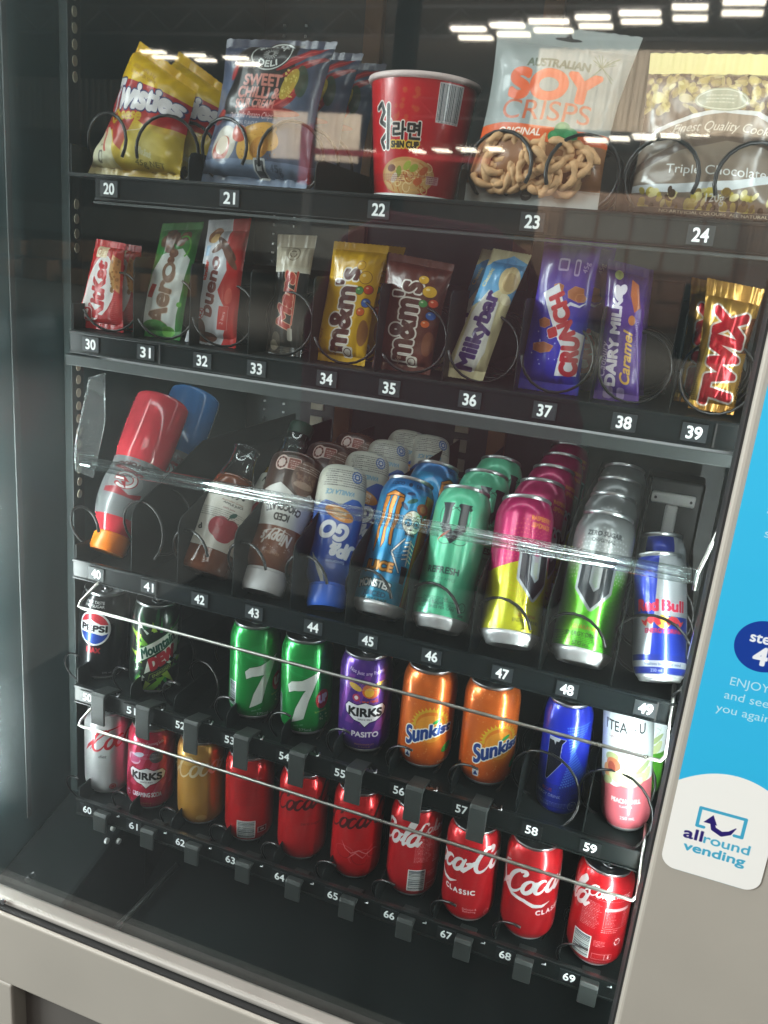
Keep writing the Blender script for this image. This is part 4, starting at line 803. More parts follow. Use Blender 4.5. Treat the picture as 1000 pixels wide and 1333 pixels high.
def art_dairy():
    A = Art(46, 136, 3.3, '45207a'); A.grad(90, 136, '45207a', '2d1f5e'); vertical(A, "DAIRY MILK", -8, 58, 10, 'd8d2dc', 86, bold=1.1); vertical(A, "Caramel", 7, 44, 10, 'c9a03e', 52, shear=.3, bold=.6); A.text("Cadbury", -18, 40, 7, 'c9b9dc', rot=90, shear=.3, fit=34, bold=.3)
    A.ell(-8, 106, 5, 8, 'd8d2dc', rot=15); A.ell(-3, 110, 4, 6, 'd8d2dc', rot=-30); A.ell(-9, 124, 5, 5, '8c9a5c'); A.poly([(6, 122), (14, 118), (18, 96), (12, 90), (6, 106)], 'a8592e'); A.ell(10, 82, 4, 5, 'b8703a'); A.rect(-14, 2, -4, 14, '9a8ab0', .9, r=3); A.rect(0, 2, 8, 14, '9a8ab0', .9, r=3); A.small_print(15, 20, 18, 84, 'b8a4cc', 1.8, .8)
    return A.image("purple_bar_print")
def art_twix():
    A = Art(52, 130, 3.4, 'a87c30'); A.grad(0, 130, 'a4762a', 'b58a3e'); A.poly([(-26, 4), (-20, 4), (-8, 96), (-14, 96)], 'd8b24a'); A.poly([(14, 60), (26, 64), (26, 100), (12, 96)], '6d3b26', .9); A.ell(16, 92, 5, 6, 'c08a52')
    vertical(A, "TWIX", 2, 54, 30, 'b01a28', 94, shear=.12, bold=3.0, outline=(2.0, 'd8cfc4')); A.small_print(-25, 8, -20, 60, '7a5418', 2, .7)
    return A.image("gold_bar_print")

# ------------------------------------------------------------------ the hall that the glass reflects
def sblock(name, m, boxes, label=None, cat=None, kind='structure', bev=0, group=None):
    b = MB()
    for q in boxes: b.box(*q)
    o = b.obj(name, m, bevel=bev); return tag(o, label, cat, group, kind)
sblock('floor', HM['conc'], [(-60, 14, -58, 1.2, -0.1, 0)])
sblock('ceiling', HM['roof'], [(-60, 14, -58, -1.0, 9.6, 9.7)])
sblock('wall_far', HM['brick'], [(-60, 14, -58.2, -58, 0, 9.6)])
sblock('wall_left', HM['conc'], [(-60.2, -60, -58, 2, 0, 9.6)])
sblock('wall_right', HM['conc'], [(14, 14.2, -58, 2, 0, 9.6)])
def corrugated(name, x0, x1, y, z0, z1, m, pitch=0.30, depth=0.09):
    b = MB(); n = int((x1 - x0) / pitch)
    P = []
    for i in range(n + 1):
        x = x0 + i * pitch; P += [(x, y), (x + pitch * .3, y), (x + pitch * .45, y - depth), (x + pitch * .85, y - depth)]
    V = [(x, yy, z0) for x, yy in P] + [(x, yy, z1) for x, yy in P]; k = len(P)
    b.add(V, [(i, i + 1, k + i + 1, k + i) for i in range(k - 1)])
    return b.obj(name, m)
tag(corrugated('wall_bulkhead', -4.6, 6.0, -23.5, 5.3, 7.2, HM['clad']), None, None, None, 'structure')
tag(corrugated('wall_bulkhead', -17.2, -13.4, -33, 5.2, 7.0, HM['clad']), None, None, None, 'structure')
tag(corrugated('wall_bulkhead', -34, -22, -31, 5.6, 7.6, HM['conc']), None, None, None, 'structure')
tag(corrugated('wall_partition', -5.6, 3.0, -32.0, 2.6, 4.6, HM['clad2'], .35), None, None, None, 'structure')
sblock('wall_partition', HM['brick'], [(-6.0, 3.0, -31.9, -31.7, 0, 2.6)])
pg = root('partition_window', (0, -31.6, 0), "brown framed window grid in the reflected partition", "window")
g = MB()
for i in range(6): g.box(-4.6 + i * 1.2, -4.5 + i * 1.2, 0, .12, .2, 4.0)
for z in (.2, 1.1, 2.0, 2.9, 3.9): g.box(-4.6, 1.5, -.02, .14, z, z + .1)
g.obj('window_frame', HM['brick'], pg)
for i in range(5):
    MB().box(-4.5 + i * 1.2, -3.4 + i * 1.2, .03, .06, 2.0, 3.9).obj('pane', HM['pane'], pg)
sblock('wall_low', HM['brick'], [(-60, -5.8, -52, -51.8, 0.0, 4.4)])
sblock('wall_low', HM['pane'], [(-40, -14, -38, -37.8, 1.4, 2.8)])
for i, (x, y) in enumerate(((-14.2, -30.3), (-4.4, -12.5), (-21.5, -26), (-30, -36))):
    b = MB(); b.box(-.16, .16, -.02, .02, 0, 9.6); b.box(-.16, .16, -.2, -.17, 0, 9.6); b.box(-.02, .02, -.18, 0, 0, 9.6)
    o = b.obj('steel_column', HM['steel'], loc=(x, y, 0)); tag(o, ("dark steel column of the hall, reflected behind the second snack packet", "dark steel column of the hall, reflected nearest the glass", "dark steel column of the hall, reflected far at the left", "dark steel column of the hall, reflected farthest away")[i], "column", "steel columns in the hall")
b = MB(); b.box(-.22, .22, -.12, .12, 4.0, 6.1); tag(b.obj('red_pipe', HM['red'], loc=(-14.2, -30.0, 0), bevel=.03), "red painted downpipe reflected beside the second snack packet", "pipe")
b = MB(); b.box(-9.2, -2, -.1, .1, 5.15, 5.35); tag(b.obj('red_beam', HM['red'], loc=(-5.2, -30.5, 0), bevel=.02), "red painted beam reflected behind the noodle cup", "beam")
for k, (x0, x1, y, z) in enumerate(((-36, 2, -14, 8.6), (-40, 4, -26, 8.8), (-44, 6, -40, 8.9))):
    b = MB(); b.box(x0, x1, -.06, .06, z, z + .1); b.box(x0, x1, -.06, .06, z - .8, z - .7)
    n = int((x1 - x0) / .9)
    for i in range(n): b.tube([(x0 + i * .9, 0, z - .7 if i % 2 else z), (x0 + i * .9 + .9, 0, z if i % 2 else z - .7)], .035, 4)
    tag(b.obj('roof_truss', HM['steel'], loc=(0, y, 0)), ("dark steel roof truss nearest the machine", "middle dark steel roof truss", "dark steel roof truss far down the hall")[k], "truss", "roof trusses")
lamp = None
lamps = []
for i in range(7): lamps.append((-5.9 + i * 1.02, -21.5 + i * .34, 7.0, 1))
for i in range(6): lamps.append((-4.5 + i * 0.98, -36.8 + i * .66, 7.0, 1))
for i in range(6): lamps.append((-17.1 + i * 1.5, -44.3 + i * .7, 7.0, 1))
for i in range(3): lamps.append((-16.7 + i * 1.3, -24.2 - i * .3, 7.0, 1))
for i in range(4): lamps.append((-36 + i * 3.3, -41 + i * 2.4, 7.0, 1))
for i in range(3): lamps.append((-30 + i * 1.5, -28 + i * .6, 5.2, 1))
for i, (x, y, z, _) in enumerate(lamps):
    if lamp is None:
        lamp = root('ceiling_light', (x, y, z), "twin tube ceiling light of the hall, seen as a bright bar in the glass", "light", "ceiling lights reflected in the glass")
        h = MB(); h.box(-.46, .46, -.52, .52, .05, .12); h.obj('housing', HM['steel'], lamp)
        for s in (-1, 1): MB().box(-.42, .42, s * .38 - .11, s * .38 + .11, -.01, .05).obj('tube', HM['light'], lamp)
    else: q_ = dup(lamp, (x, y, z)); q_.scale = (.82 + .3 * ((i * 7) % 5) / 5, .8 + .25 * ((i * 3) % 4) / 4, 1)

b = MB(); b.prism([(-.74, .55), (.12, .55), (.10, 1.10), (.0, 1.34), (-.12, 1.54), (-.22, 1.60), (-.52, 1.62), (-.66, 1.54), (-.76, 1.30)], -1.78, -1.70)
tag(b.obj('fabric_dummy', HM['maroon'], bevel=.03), 'maroon fabric screen standing in for a person, reflected dimly behind the middle snack bars', 'dummy')  # maroon shape added in place of a person in a maroon shirt
sblock('floor_shade', HM['mat'], [(-1.6, 1.6, -2.6, -.2, 0, .012)])  # dark sheet laid as painted shade on the floor, no real mat
g0 = None
for k in range(9):
    b = MB(); w = (1.1, .9, 1.3)[k % 3]; h = (.5, .42, .6)[(k * 2) % 3]; b.box(-w / 2, w / 2, -.3, .3, 0, h); b.box(-.04, .04, -.31, .31, 0, h + .01)
    tag(b.obj('carton', HM['carton'], loc=(-19.5 + (k % 5) * 1.5, -20.2 - .1 * k, .65 * (k // 5) + .02), bevel=.01), 'brown carton stacked far across the hall, mirrored at the left edge', 'carton', 'cartons across the hall')
# the phone that takes the picture, reflected at the right
ph = root('phone', (0.342, -0.838, 1.452), "black phone held up behind the camera, mirrored faintly in the glass", "phone")
b = MB(); b.box(-.037, .037, -.004, .004, -.078, .040); b.obj('phone_body', mat("phone_back", (0.012, 0.013, 0.015), .3), ph, bevel=.003)
ph.location.y = -0.8405

# ------------------------------------------------------------------ the vending machine
VM = root('vending_machine', (0, 0, 0), "large glass fronted vending machine with five trays of snacks and drinks", "vending machine")
XL, XR = -0.365, 0.392          # tray ends
def vb(name, m, boxes, bevel=0.0, parent=VM):
    b = MB()
    for q in boxes: b.box(*q)
    return b.obj(name, m, parent, bevel=bevel)
vb('back_wall', M['liner'], [(-.47, .44, .60, .61, .30, 1.95)])
vb('side_wall', M['liner_side'], [(-.47, -.45, -.09, .60, .30, 1.95)])
vb('side_wall', M['liner_side'], [(.42, .44, -.09, .60, .30, 1.95)])
vb('inner_roof', M['liner'], [(-.45, .42, -.09, .60, 1.93, 1.95)])
vb('inner_floor', M['bin'], [(-.45, .42, -.09, .60, .44, .45)])
vb('bin_back_plate', M['bin'], [(-.45, .42, .20, .21, .45, .66)])
b = MB(); b.prismx([(-.07, .462), (.195, .60), (.195, .606), (-.07, .468)], -.30, .418); b.obj('delivery_flap', M['bin'], VM, bevel=.002)
b = MB(); b.prismx([(-.085, .60), (.12, .66), (.12, .45), (-.085, .45)], -.449, -.33); b.obj('bin_side_box', M['bin'], VM, bevel=.006)
for (y, z) in ((.0476, .648), (.062, .66), (.17, .56), (.19, .548), (.075, .628)):
    b = MB(); b.tube([(0, 0, 0), (.004, 0, 0)], .0042, 8); b.obj('screw', M['white_plastic'], VM, loc=(-.33 if y < .13 else -.30, y - .03, z))
b = MB(); b.tube([(-.262, .10, .570), (-.285, .03, .538), (-.31, -.04, .507)], .004, 8); b.obj('hinge_rod', M['clip'], VM, smooth=True)
# shelf standard with slots on the left, and perforated strips behind
b = MB(); b.box(-.449, -.436, .088, .112, .62, 1.92); b.obj('shelf_standard', M['liner'], VM, bevel=.001)
sl = None
for a, z0, z1 in ((0, 1.66, 1.80), (0, 1.46, 1.53), (0, 1.13, 1.335)):
    z = z0
    while z < z1:
        if sl is None:
            bb = MB(); bb.add([(0, .0045 * math.cos(t), .0062 * math.sin(t)) for t in [math.pi * k / 6 for k in range(12)]] + [(.001, .0045 * math.cos(t), .0062 * math.sin(t)) for t in [math.pi * k / 6 for k in range(12)]],
                [tuple(range(12))[::-1], tuple(range(12, 24))] + [(i, (i + 1) % 12, 12 + (i + 1) % 12, 12 + i) for i in range(12)]); sl = bb.obj('slot', M['slot'], VM, loc=(-.4358, .100, z))
        else: c = sl.copy(); sc.collection.objects.link(c); c.location = (-.4358, .100, z)
        z += .0178
b = MB()
for x in (-.41, -.37):
    for k in range(60): b.box(x - .0018, x + .0018, .596, .5995, .9 + k * .016, .9 + k * .016 + .0035)
o = b.obj('perforation', M['white_plastic'], VM); o['kind'] = 'stuff'
for x, m_ in ((-.30, M['slot']), (-.02, M['slot'])):
    for k in range(5):
        MB().box(x - .012, x + .012, .594, .5995, 1.10 + k * .035, 1.122 + k * .035).obj('wall_slot', m_, VM)
for x in (-.26, .03): vb('back_post', mat("amber_post", (0.16, 0.075, 0.03), .5, var=.2), [(x, x + .03, .585, .599, .62, 1.9)])

# door: control panel at right, lower fascia, trims, glass
b = MB(); b.box(.3765, .80, -.140, -.085, .20, 1.98); b.obj('control_panel', M['enamel'], VM, bevel=.004, seg=3)
b = MB(); b.box(.3745, .3768, -.132, -.086, .645, 1.93); b.obj('panel_edge_trim', M['gasket'], VM)
fas = MB(); fas.box(-.70, .376, -.140, -.10, .5215, .634); fas.box(-.70, -.358, -.140, -.10, .20, .5215); fas.obj('lower_fascia', M['enamel'], VM, bevel=.0035, seg=3)
b = MB(); b.box(-.357, .374, -.118, -.112, .22, .5205); b.obj('delivery_door', M['enamel_dark'], VM, bevel=.002)
b = MB(); b.box(-.58, .374, -.130, -.108, .6365, .647); b.obj('glass_trim', M['edge'], VM, bevel=.005, seg=3)
b = MB(); b.box(-.58, .374, -.136, -.12, .632, .6368); b.obj('trim_gasket', M['gasket'], VM)
b = MB(); b.box(-.59, -.456, -.140, -.09, .65, 1.96); b.obj('door_stile', M['edge'], VM, bevel=.004)
b = MB(); b.box(-.456, .374, -.140, -.09, 1.90, 1.96); b.obj('door_header', M['enamel'], VM, bevel=.004)
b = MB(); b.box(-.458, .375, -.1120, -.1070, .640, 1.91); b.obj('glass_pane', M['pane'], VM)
for z0, z1, m_ in ((.71, 1.27, 'led_low'), (1.29, 1.88, 'led')):
    b = MB(); b.tube([(-.4430, -.096, z0), (-.4430, -.096, z1)], .007, 10); b.obj('light_strip', M[m_], VM, smooth=True)
for z0, z1, m_ in ((.73, 1.27, 'led_low'), (1.29, 1.88, 'led')):
    b = MB(); b.tube([(.405, -.075, z0), (.405, -.075, z1)], .0065, 10); b.obj('light_strip', M[m_], VM, smooth=True)
b = MB(); b.tube([(-.38, -.07, 1.86), (.38, -.07, 1.86)], .008, 10); b.obj('light_strip', M['led_top'], VM, smooth=True)
b = MB(); b.box(-.4495, -.4475, -.005, .004, .66, 1.92); b.obj('light_channel', M['rail_grey'], VM, bevel=.001)
b = MB(); b.tube([(-.372, -.132, .647), (-.372, -.1355, .647)], .0035, 10); b.obj('screw', M['lid'], VM)

b = MB(); b.tube([(-.35, .050, 1.357), (.38, .050, 1.357)], .004, 8); b.tube([(-.35, .22, 1.358), (.38, .22, 1.358)], .004, 8); b.obj('fill_light_tubes', M['led_fill'], VM, smooth=True)  # tubes added under the tray to brighten the rear drinks
# sticker on the control panel
A = Art(82, 620, 3.0, '34aed8'); A.grad(0, 620, '30acd8', '3cbae4')
A.poly([(-41, 0), (41, 0)] + [(41 - i * 4.1, 105 - 9.0e-3 * (38 - i * 4.1) ** 2) for i in range(0, 21)], 'e8e6e1')
cx = -2.6
A.ell(cx + 1.5, 224, 22, 22, '14398f'); A.text("step", cx + 1, 231, 8.6, 'e3e4e8', bold=.55, fit=21); A.text("4", cx + 1, 215.5, 14.5, 'e3e4e8', bold=1.1)
for i, t in enumerate(("ENJOY", "and see", "you again")): A.text(t, cx - 1.5, 189 - 12.9 * i, 7.2, 'b5d9e6', bold=.12, fit=(30, 34, 42)[i])
for i, t in enumerate(("add coins and", "select")): A.text(t, (cx + 14, cx - 2)[i], 336 - 19 * i, 7.2, 'a9d4e4', bold=.12, fit=(66, 30)[i])
A.ell(cx + 1.5, 374, 22, 22, '14398f'); A.text("step", cx + 1, 381, 8.6, 'e3e4e8', bold=.55, fit=21); A.text("3", cx + 1, 365.5, 14.5, 'e3e4e8', bold=2.0)
lx = -1.1
A.stroke([(lx - 12, 49), (lx - 17.5, 49), (lx - 17.5, 67), (lx + 19, 67), (lx + 19, 49), (lx + 13, 49)], 2.8, '3f9fc0')
A.stroke([(lx - 7, 58), (lx - 4, 50), (lx + 3, 47), (lx + 9, 50), (lx + 13, 56)], [3, 4.4, 4.6, 3.6, .8], '2a1f66'); A.poly([(lx - 13, 54), (lx - 6.5, 63), (lx - 2, 54)], '2a1f66')
A.text("all", lx - 26.5 + 8, 39.5, 10, '2a1f66', bold=.6, fit=15); A.text("round", lx + 9, 38.6, 9.0, '3f9fc0', bold=.4, fit=37); A.text("vending", lx + 1, 26.5, 8.4, '3f9fc0', bold=.55, fit=50)
im = A.image("step_sticker_print")
def rounded_sheet(name, x0, x1, z0, z1, y, r, m, parent, th=.0006):
    P = []
    for cx_, cz, q in ((x1 - r, z0 + r, -90), (x1 - r, z1 - r, 0), (x0 + r, z1 - r, 90), (x0 + r, z0 + r, 180)):
        for t in range(0, 91, 10): P.append((cx_ + r * math.cos(rad(q + t)), cz + r * math.sin(rad(q + t))))
    n = len(P); V = [(x, y - th, z) for x, z in P] + [(x, y, z) for x, z in P]; F = [tuple(range(n))] + [(i, i + n, (i + 1) % n + n, (i + 1) % n) for i in range(n)]
    me = mesh_from(V, F); uv = me.uv_layers.new(name="UV")
    for l in me.loops: v = me.vertices[l.vertex_index].co; uv.data[l.index].uv = ((v.x - x0) / (x1 - x0), (v.z - z0) / (z1 - z0))
    return link(me, name, parent, m)
rounded_sheet('instruction_sticker', .3838, .4658, .990, 1.610, -.1403, .013, mat("sticker_print", (1, 1, 1), .35, image=im, coat=.2), VM)

# ------------------------------------------------------------------ trays
TAGX = {2: [-.3083, -.1568, .0115, .1657, .3161], 3: [-.3343, -.2582, -.1835, -.1151, -.031, .0404, .1271, .2032, .2797, .3438],
        4: [-.3284, -.2495, -.1768, -.1025, -.0249, .0438, .1198, .2002, .2703, .3512], 5: [-.3436, -.2741, -.199, -.1269, -.0502, .0246, .1002, .177, .2589, .324],
        6: [-.3453, -.2688, -.1941, -.1175, -.0451, .0298, .1062, .1798, .253, .3287]}
ZL = {2: 1.5287, 3: 1.3549, 4: 1.0661, 5: .8855, 6: .7076}
ZF = {2: 1.5435, 3: 1.3690, 4: 1.0670, 5: .8905, 6: .7045}
cells = Art(10 * 24, 5 * 16, 6, '1d2022')
for r in range(5):
    for c in range(10):
        x, y = -120 + 24 * c, 16 * r; cells.rect(x, y, x + 24, y + 16, '2c3134' if r < 3 else '121617')
        if r > 0 or c < 5: cells.text("%d%d" % (r + 2, c), x + 12, y + 8, 10.6 if r < 3 else 9.6, 'f2f4f4' if r < 3 else 'dfe3e3', bold=.55 if r < 3 else .4, fit=13.4)
tag_mat = mat("number_tag_print", (1, 1, 1), .35, image=cells.image("number_tags"))
def number_tag(r, c, tray):
    w, h = .0115, .0086; x, z = TAGX[r][c] , ZL[r]
    b = MB(); b.box(-w, w, -.0012, 0, -h * .98, h * .98); me = mesh_from(b.v, b.f); uv = me.uv_layers.new(name="UV")
    for l in me.loops:
        v = me.vertices[l.vertex_index].co; uv.data[l.index].uv = ((c + .5 + v.x / (2 * w) * .96) / 10, (r - 2 + .5 + v.z / (2 * h) * .96 * (.0086 / .008) ) / 5)
    return link(me, 'number_tag', tray, tag_mat, loc=(x, -.0012, z))
_coil = {}
def coil(tray, x, zc, r, pitch, y_end, phe, turns, hand=1, wire=.0016, stretch=1.0):
    key = (round(r, 4), pitch, phe, turns, hand, wire)
    if key not in _coil:
        P = []; n = int(turns * 22)
        for i in range(n + 1):
            ph = rad(phe) + 2 * math.pi * i / 22.0; P.append((-hand * r * math.sin(ph), pitch * (ph - rad(phe)) / (2 * math.pi), r * math.cos(ph)))
        b = MB(); b.tube(P, wire, 6); o = b.obj('spiral', M['coil'], tray, smooth=True, loc=(x, y_end, zc)); _coil[key] = o.data; return o
    return link(_coil[key], 'spiral', tray, None, loc=(x, y_end, zc))
def make_tray(r):
    z0 = ZF[r]; zl = ZL[r]
    b = MB(); b.box(XL, XR, .0, .52, z0 - .004, z0); b.box(XL, XL + .002, 0.004, .52, z0, z0 + .03); b.box(XR - .002, XR, .004, .52, z0, z0 + .03)
    t = b.obj('tray', M['tray'], VM, bevel=.0005)
    s = MB(); x0 = XL + (.04 if r == 2 else 0)
    s.box(XL if r != 2 else -.328, XR, -.0006, .0035, zl - .0128, zl + .0132); s.box(XL if r != 2 else -.328, XR, -.0026, -.0006, zl + .0105, zl + .0132); s.box(XL if r != 2 else -.328, XR, -.0026, -.0006, zl - .0128, zl - .0106)
    s.obj('label_strip', M['strip'] if r < 5 else M['low_strip'], t, bevel=.0005)
    if r == 2:
        f = MB(); f.box(XL + .037, XR, -.0035, .004, zl - .0165, zl - .0140); f.obj('front_rail', M['rail_grey'], t)
    if r == 3:
        f = MB(); f.box(XL - .004, XR + .001, -.0045, .012, zl - .0275, zl - .0150); f.obj('front_rail', M['rail_grey'], t, bevel=.001)
    for c in range(5 if r == 2 else 10): number_tag(r, c, t)
    for xj in ((-.239,) if r in (3, 4) else ()) + ((.362,) if r in (3, 4) else ()):
        MB().box(xj - .0008, xj + .0008, -.0032, -.0026, zl - .011, zl + .0115).obj('strip_joint', M['gasket'], t)
    return t
TR = {r: make_tray(r) for r in (2, 3, 4, 5, 6)}
def divider(t, x, z0, h, r0=.012, front=.004, slope=0, depth=.46, th=.0012):
    P = [(front, z0), (front, z0 + h - r0)] + [(front + r0 * (1 - math.cos(rad(a))), z0 + h - r0 + r0 * math.sin(rad(a))) for a in (30, 60, 90)]
    if slope: P += [(front + .09, z0 + h + slope * .5), (front + .16, z0 + h + slope)]
    P += [(depth, z0 + h + slope), (depth, z0)]
    b = MB(); b.prismx(P, x - th / 2, x + th / 2); return b.obj('divider', M['divider'], t)
DX = [0, -.280, -.213, -.136, -.0587, .0115, .0832, .1596, .2366, .3129]
CX4 = [-.3615 + .0785 * c for c in range(10)]
# top tray: wide columns with twin coils
for c, x in enumerate((-.286, -.137, .012, .163, .312)):
    coil(TR[2], x - .0395, ZF[2] + .0330, .0325, .040, .004 if c != 2 else .13, -115, 3.4, 1, .0019); coil(TR[2], x + .0395, ZF[2] + .0330, .0325, .040, .004 if c != 2 else .13, -115, 3.4, -1, .0019)
    if c: divider(TR[2], x - .0745, ZF[2], .03)
CX3 = [-.317 + .0747 * c for c in range(10)]
for c, x in enumerate(CX3):
    coil(TR[3], x, ZF[3] + .0365, .0335, .042, .0035, (-250, -245, -262, -200, -255, -240, -262, -270, -285, -280)[c], 3.6, 1, .0015)
    if c: divider(TR[3], x - .0373, ZF[3], .090, .007)
for c, x in enumerate(CX4):
    big = c == 9
    if c == 1: coil(TR[4], x + .005, ZF[4] + .058, .040, .066, .002, -125, 3, 1, .0015)
    else: coil(TR[4], x + .002, ZF[4] + (.049 if big else .044), .041 if big else .034, .066, .002, -140 if big else -72, 3, 1, .0018)
    if c: divider(TR[4], DX[c], ZF[4], .098, .016, .004, .055)
for c, x in enumerate(CX4):
    big = c >= 8
    coil(TR[5], x + (-.004 if big else -.004), ZF[5] + (.036 if big else .019), .041 if big else .031, .066, .002, -150 if big else -8, 2.4, 1, .0016)
    if c: divider(TR[5], DX[c], ZF[5], .03 if c < 8 else .07, .010)
    coil(TR[6], x - .004, ZF[6] + .014, .031, .066, .002, -4, 2.4, 1, .0016)
    if c: divider(TR[6], DX[c], ZF[6], .03, .010)
# black drop clips at the can stops
def clip(t, x, z0, zl, drop):
    P = [(.024, z0 + .004), (.0, z0 + .010), (-.010, z0 + .012), (-.0125, z0 + .008), (-.0125, zl - drop), (-.0095, zl - drop), (-.0095, z0 + .005), (.0, z0 + .0065), (.024, z0 + .001)]
    b = MB(); b.prismx(P, x - .0105, x + .0105); o = b.obj('can_stop', M['clip'], t, bevel=.0012)
    w = MB(); w.tube([(x + .013, .012, z0 + .004), (x + .020, .0, z0 + .007), (x + .024, -.002, z0 + .009), (x + .0235, .003, z0 + .011)], .0011, 6); w.obj('stop_hook', M['lid'], t, smooth=True)
for c in range(8): clip(TR[5], TAGX[5][c] + (.021 if c > 1 else .024), ZF[5], ZL[5], .030)
for c in range(10): clip(TR[6], TAGX[6][c] + (.023 if c > 1 else .028), ZF[6], ZL[6], .020)
# wire guard rails and the clear guard bar
def wire_rail(t, z, x0, x1, y=-.020):
    P = [(x0 + .012, .030, z + .034), (x0 + .010, .010, z + .030)]
    P = [(x0 + .022, .02, z + .040), (x0 + .014, -.004, z + .028)] + [(x0 + .002, y + .002, z + .008), (x0, y, z + .001), (x0 + .008, y, z - .0005)]
    n = 12
    P += [(x0 + .03 + (x1 - x0 - .04) * i / n, y, z - .0002 * i) for i in range(n + 1)]
    P += [(x1 - .004, y, z - .002), (x1, y + .001, z + .004), (x1 - .001, y + .006, z + .02), (x1 - .003, .002, z + .058), (x1 - .003, .03, z + .06)]
    b = MB(); b.tube(P, .0021, 8); return b.obj('guard_rail', M['chrome'], t, smooth=True)
wire_rail(TR[5], 1.0245, -.3410, .3785); wire_rail(TR[6], .8525, -.3430, .3805)
for t, z in ((TR[5], 1.024), (TR[6], .852)):
    MB().box(.3815, .3835, -.02, .03, z - .014, z + .066).obj('rail_bracket', M['tray'], t)
    for k in range(2): b = MB(); b.tube([(.3795, -.012 + k * .012, z - .004 + k * .010), (.3815, -.012 + k * .012, z - .004 + k * .010)], .0026, 8); b.obj('screw', M['chrome'], t)
b = MB(); b.tube([(-.334, -.02, 1.2190), (.366, -.02, 1.2245)], .0050, 12); b.obj('guard_bar', M['acrylic'], TR[4], smooth=True)
b = MB(); b.tube([(-.334, -.017, 1.2105), (.366, -.017, 1.216)], .0034, 10); b.obj('guard_bar_edge', M['acrylic'], TR[4], smooth=True)
b = MB(); b.prismx([(-.026, 1.205), (-.026, 1.235), (.0, 1.315), (.028, 1.318), (.028, 1.255), (.005, 1.19)], -.3395, -.3365); b.obj('bar_side_plate', M['plate'], TR[4], bevel=.001)
b = MB(); b.tube([(-.338, -.026, 1.207), (-.338, -.026, 1.236), (-.338, 0, 1.315), (-.338, .028, 1.318), (-.338, .028, 1.256)], .0016, 6); b.obj('plate_edge', M['acrylic'], TR[4], smooth=True)
b = MB(); b.box(-.337, -.318, -.0245, -.0155, 1.2125, 1.2265); b.obj('bar_end_block', M['acrylic'], TR[4], bevel=.002)
b = MB(); b.box(.356, .372, -.0245, -.0155, 1.2155, 1.2305); b.obj('bar_end_block', M['acrylic'], TR[4], bevel=.002)
b = MB(); b.tube([(.372, -.02, 1.209), (.3715, -.02, 1.226), (.376, -.02, 1.245), (.384, -.02, 1.285), (.386, -.018, 1.298)], .0022, 8); b.obj('bar_link', M['chrome'], TR[4], smooth=True)
b = MB(); b.tube([(.384, -.024, 1.298), (.388, -.010, 1.298)], .0045, 10); b.obj('link_pin', M['chrome'], TR[4], smooth=True)
b = MB(); b.tube([(.3835, .0, 1.205), (.381, .0, 1.13)], .0015, 6); b.obj('return_spring', M['chrome'], TR[4], smooth=True)
# coil motor bracket at the back of the last drinks column
b = MB(); b.box(.316, .378, .435, .441, 1.178, 1.196); b.box(.338, .356, .435, .441, 1.128, 1.178); b.box(.322, .372, .433, .441, 1.10, 1.128); b.obj('motor_bracket', M['bracket'], TR[4], bevel=.003)
b = MB(); b.box(.306, .388, .442, .50, 1.085, 1.215); b.obj('motor_housing', M['divider'], TR[4], bevel=.004)
for x in (.322, .372):
    b = MB(); b.tube([(x, .4345, 1.187), (x, .432, 1.187)], .002, 8); b.obj('screw', M['gasket'], TR[4])
# empty column stops and the mirror-like pusher in the last snack column
vb('pusher_plate', M['divider'], [(.270, .310, .150, .153, ZF[3], ZF[3] + .12)], .002, TR[3])
vb('motor_housing', M['divider'], [(.275, .372, .44, .50, ZF[3], ZF[3] + .10)], .004, TR[3])

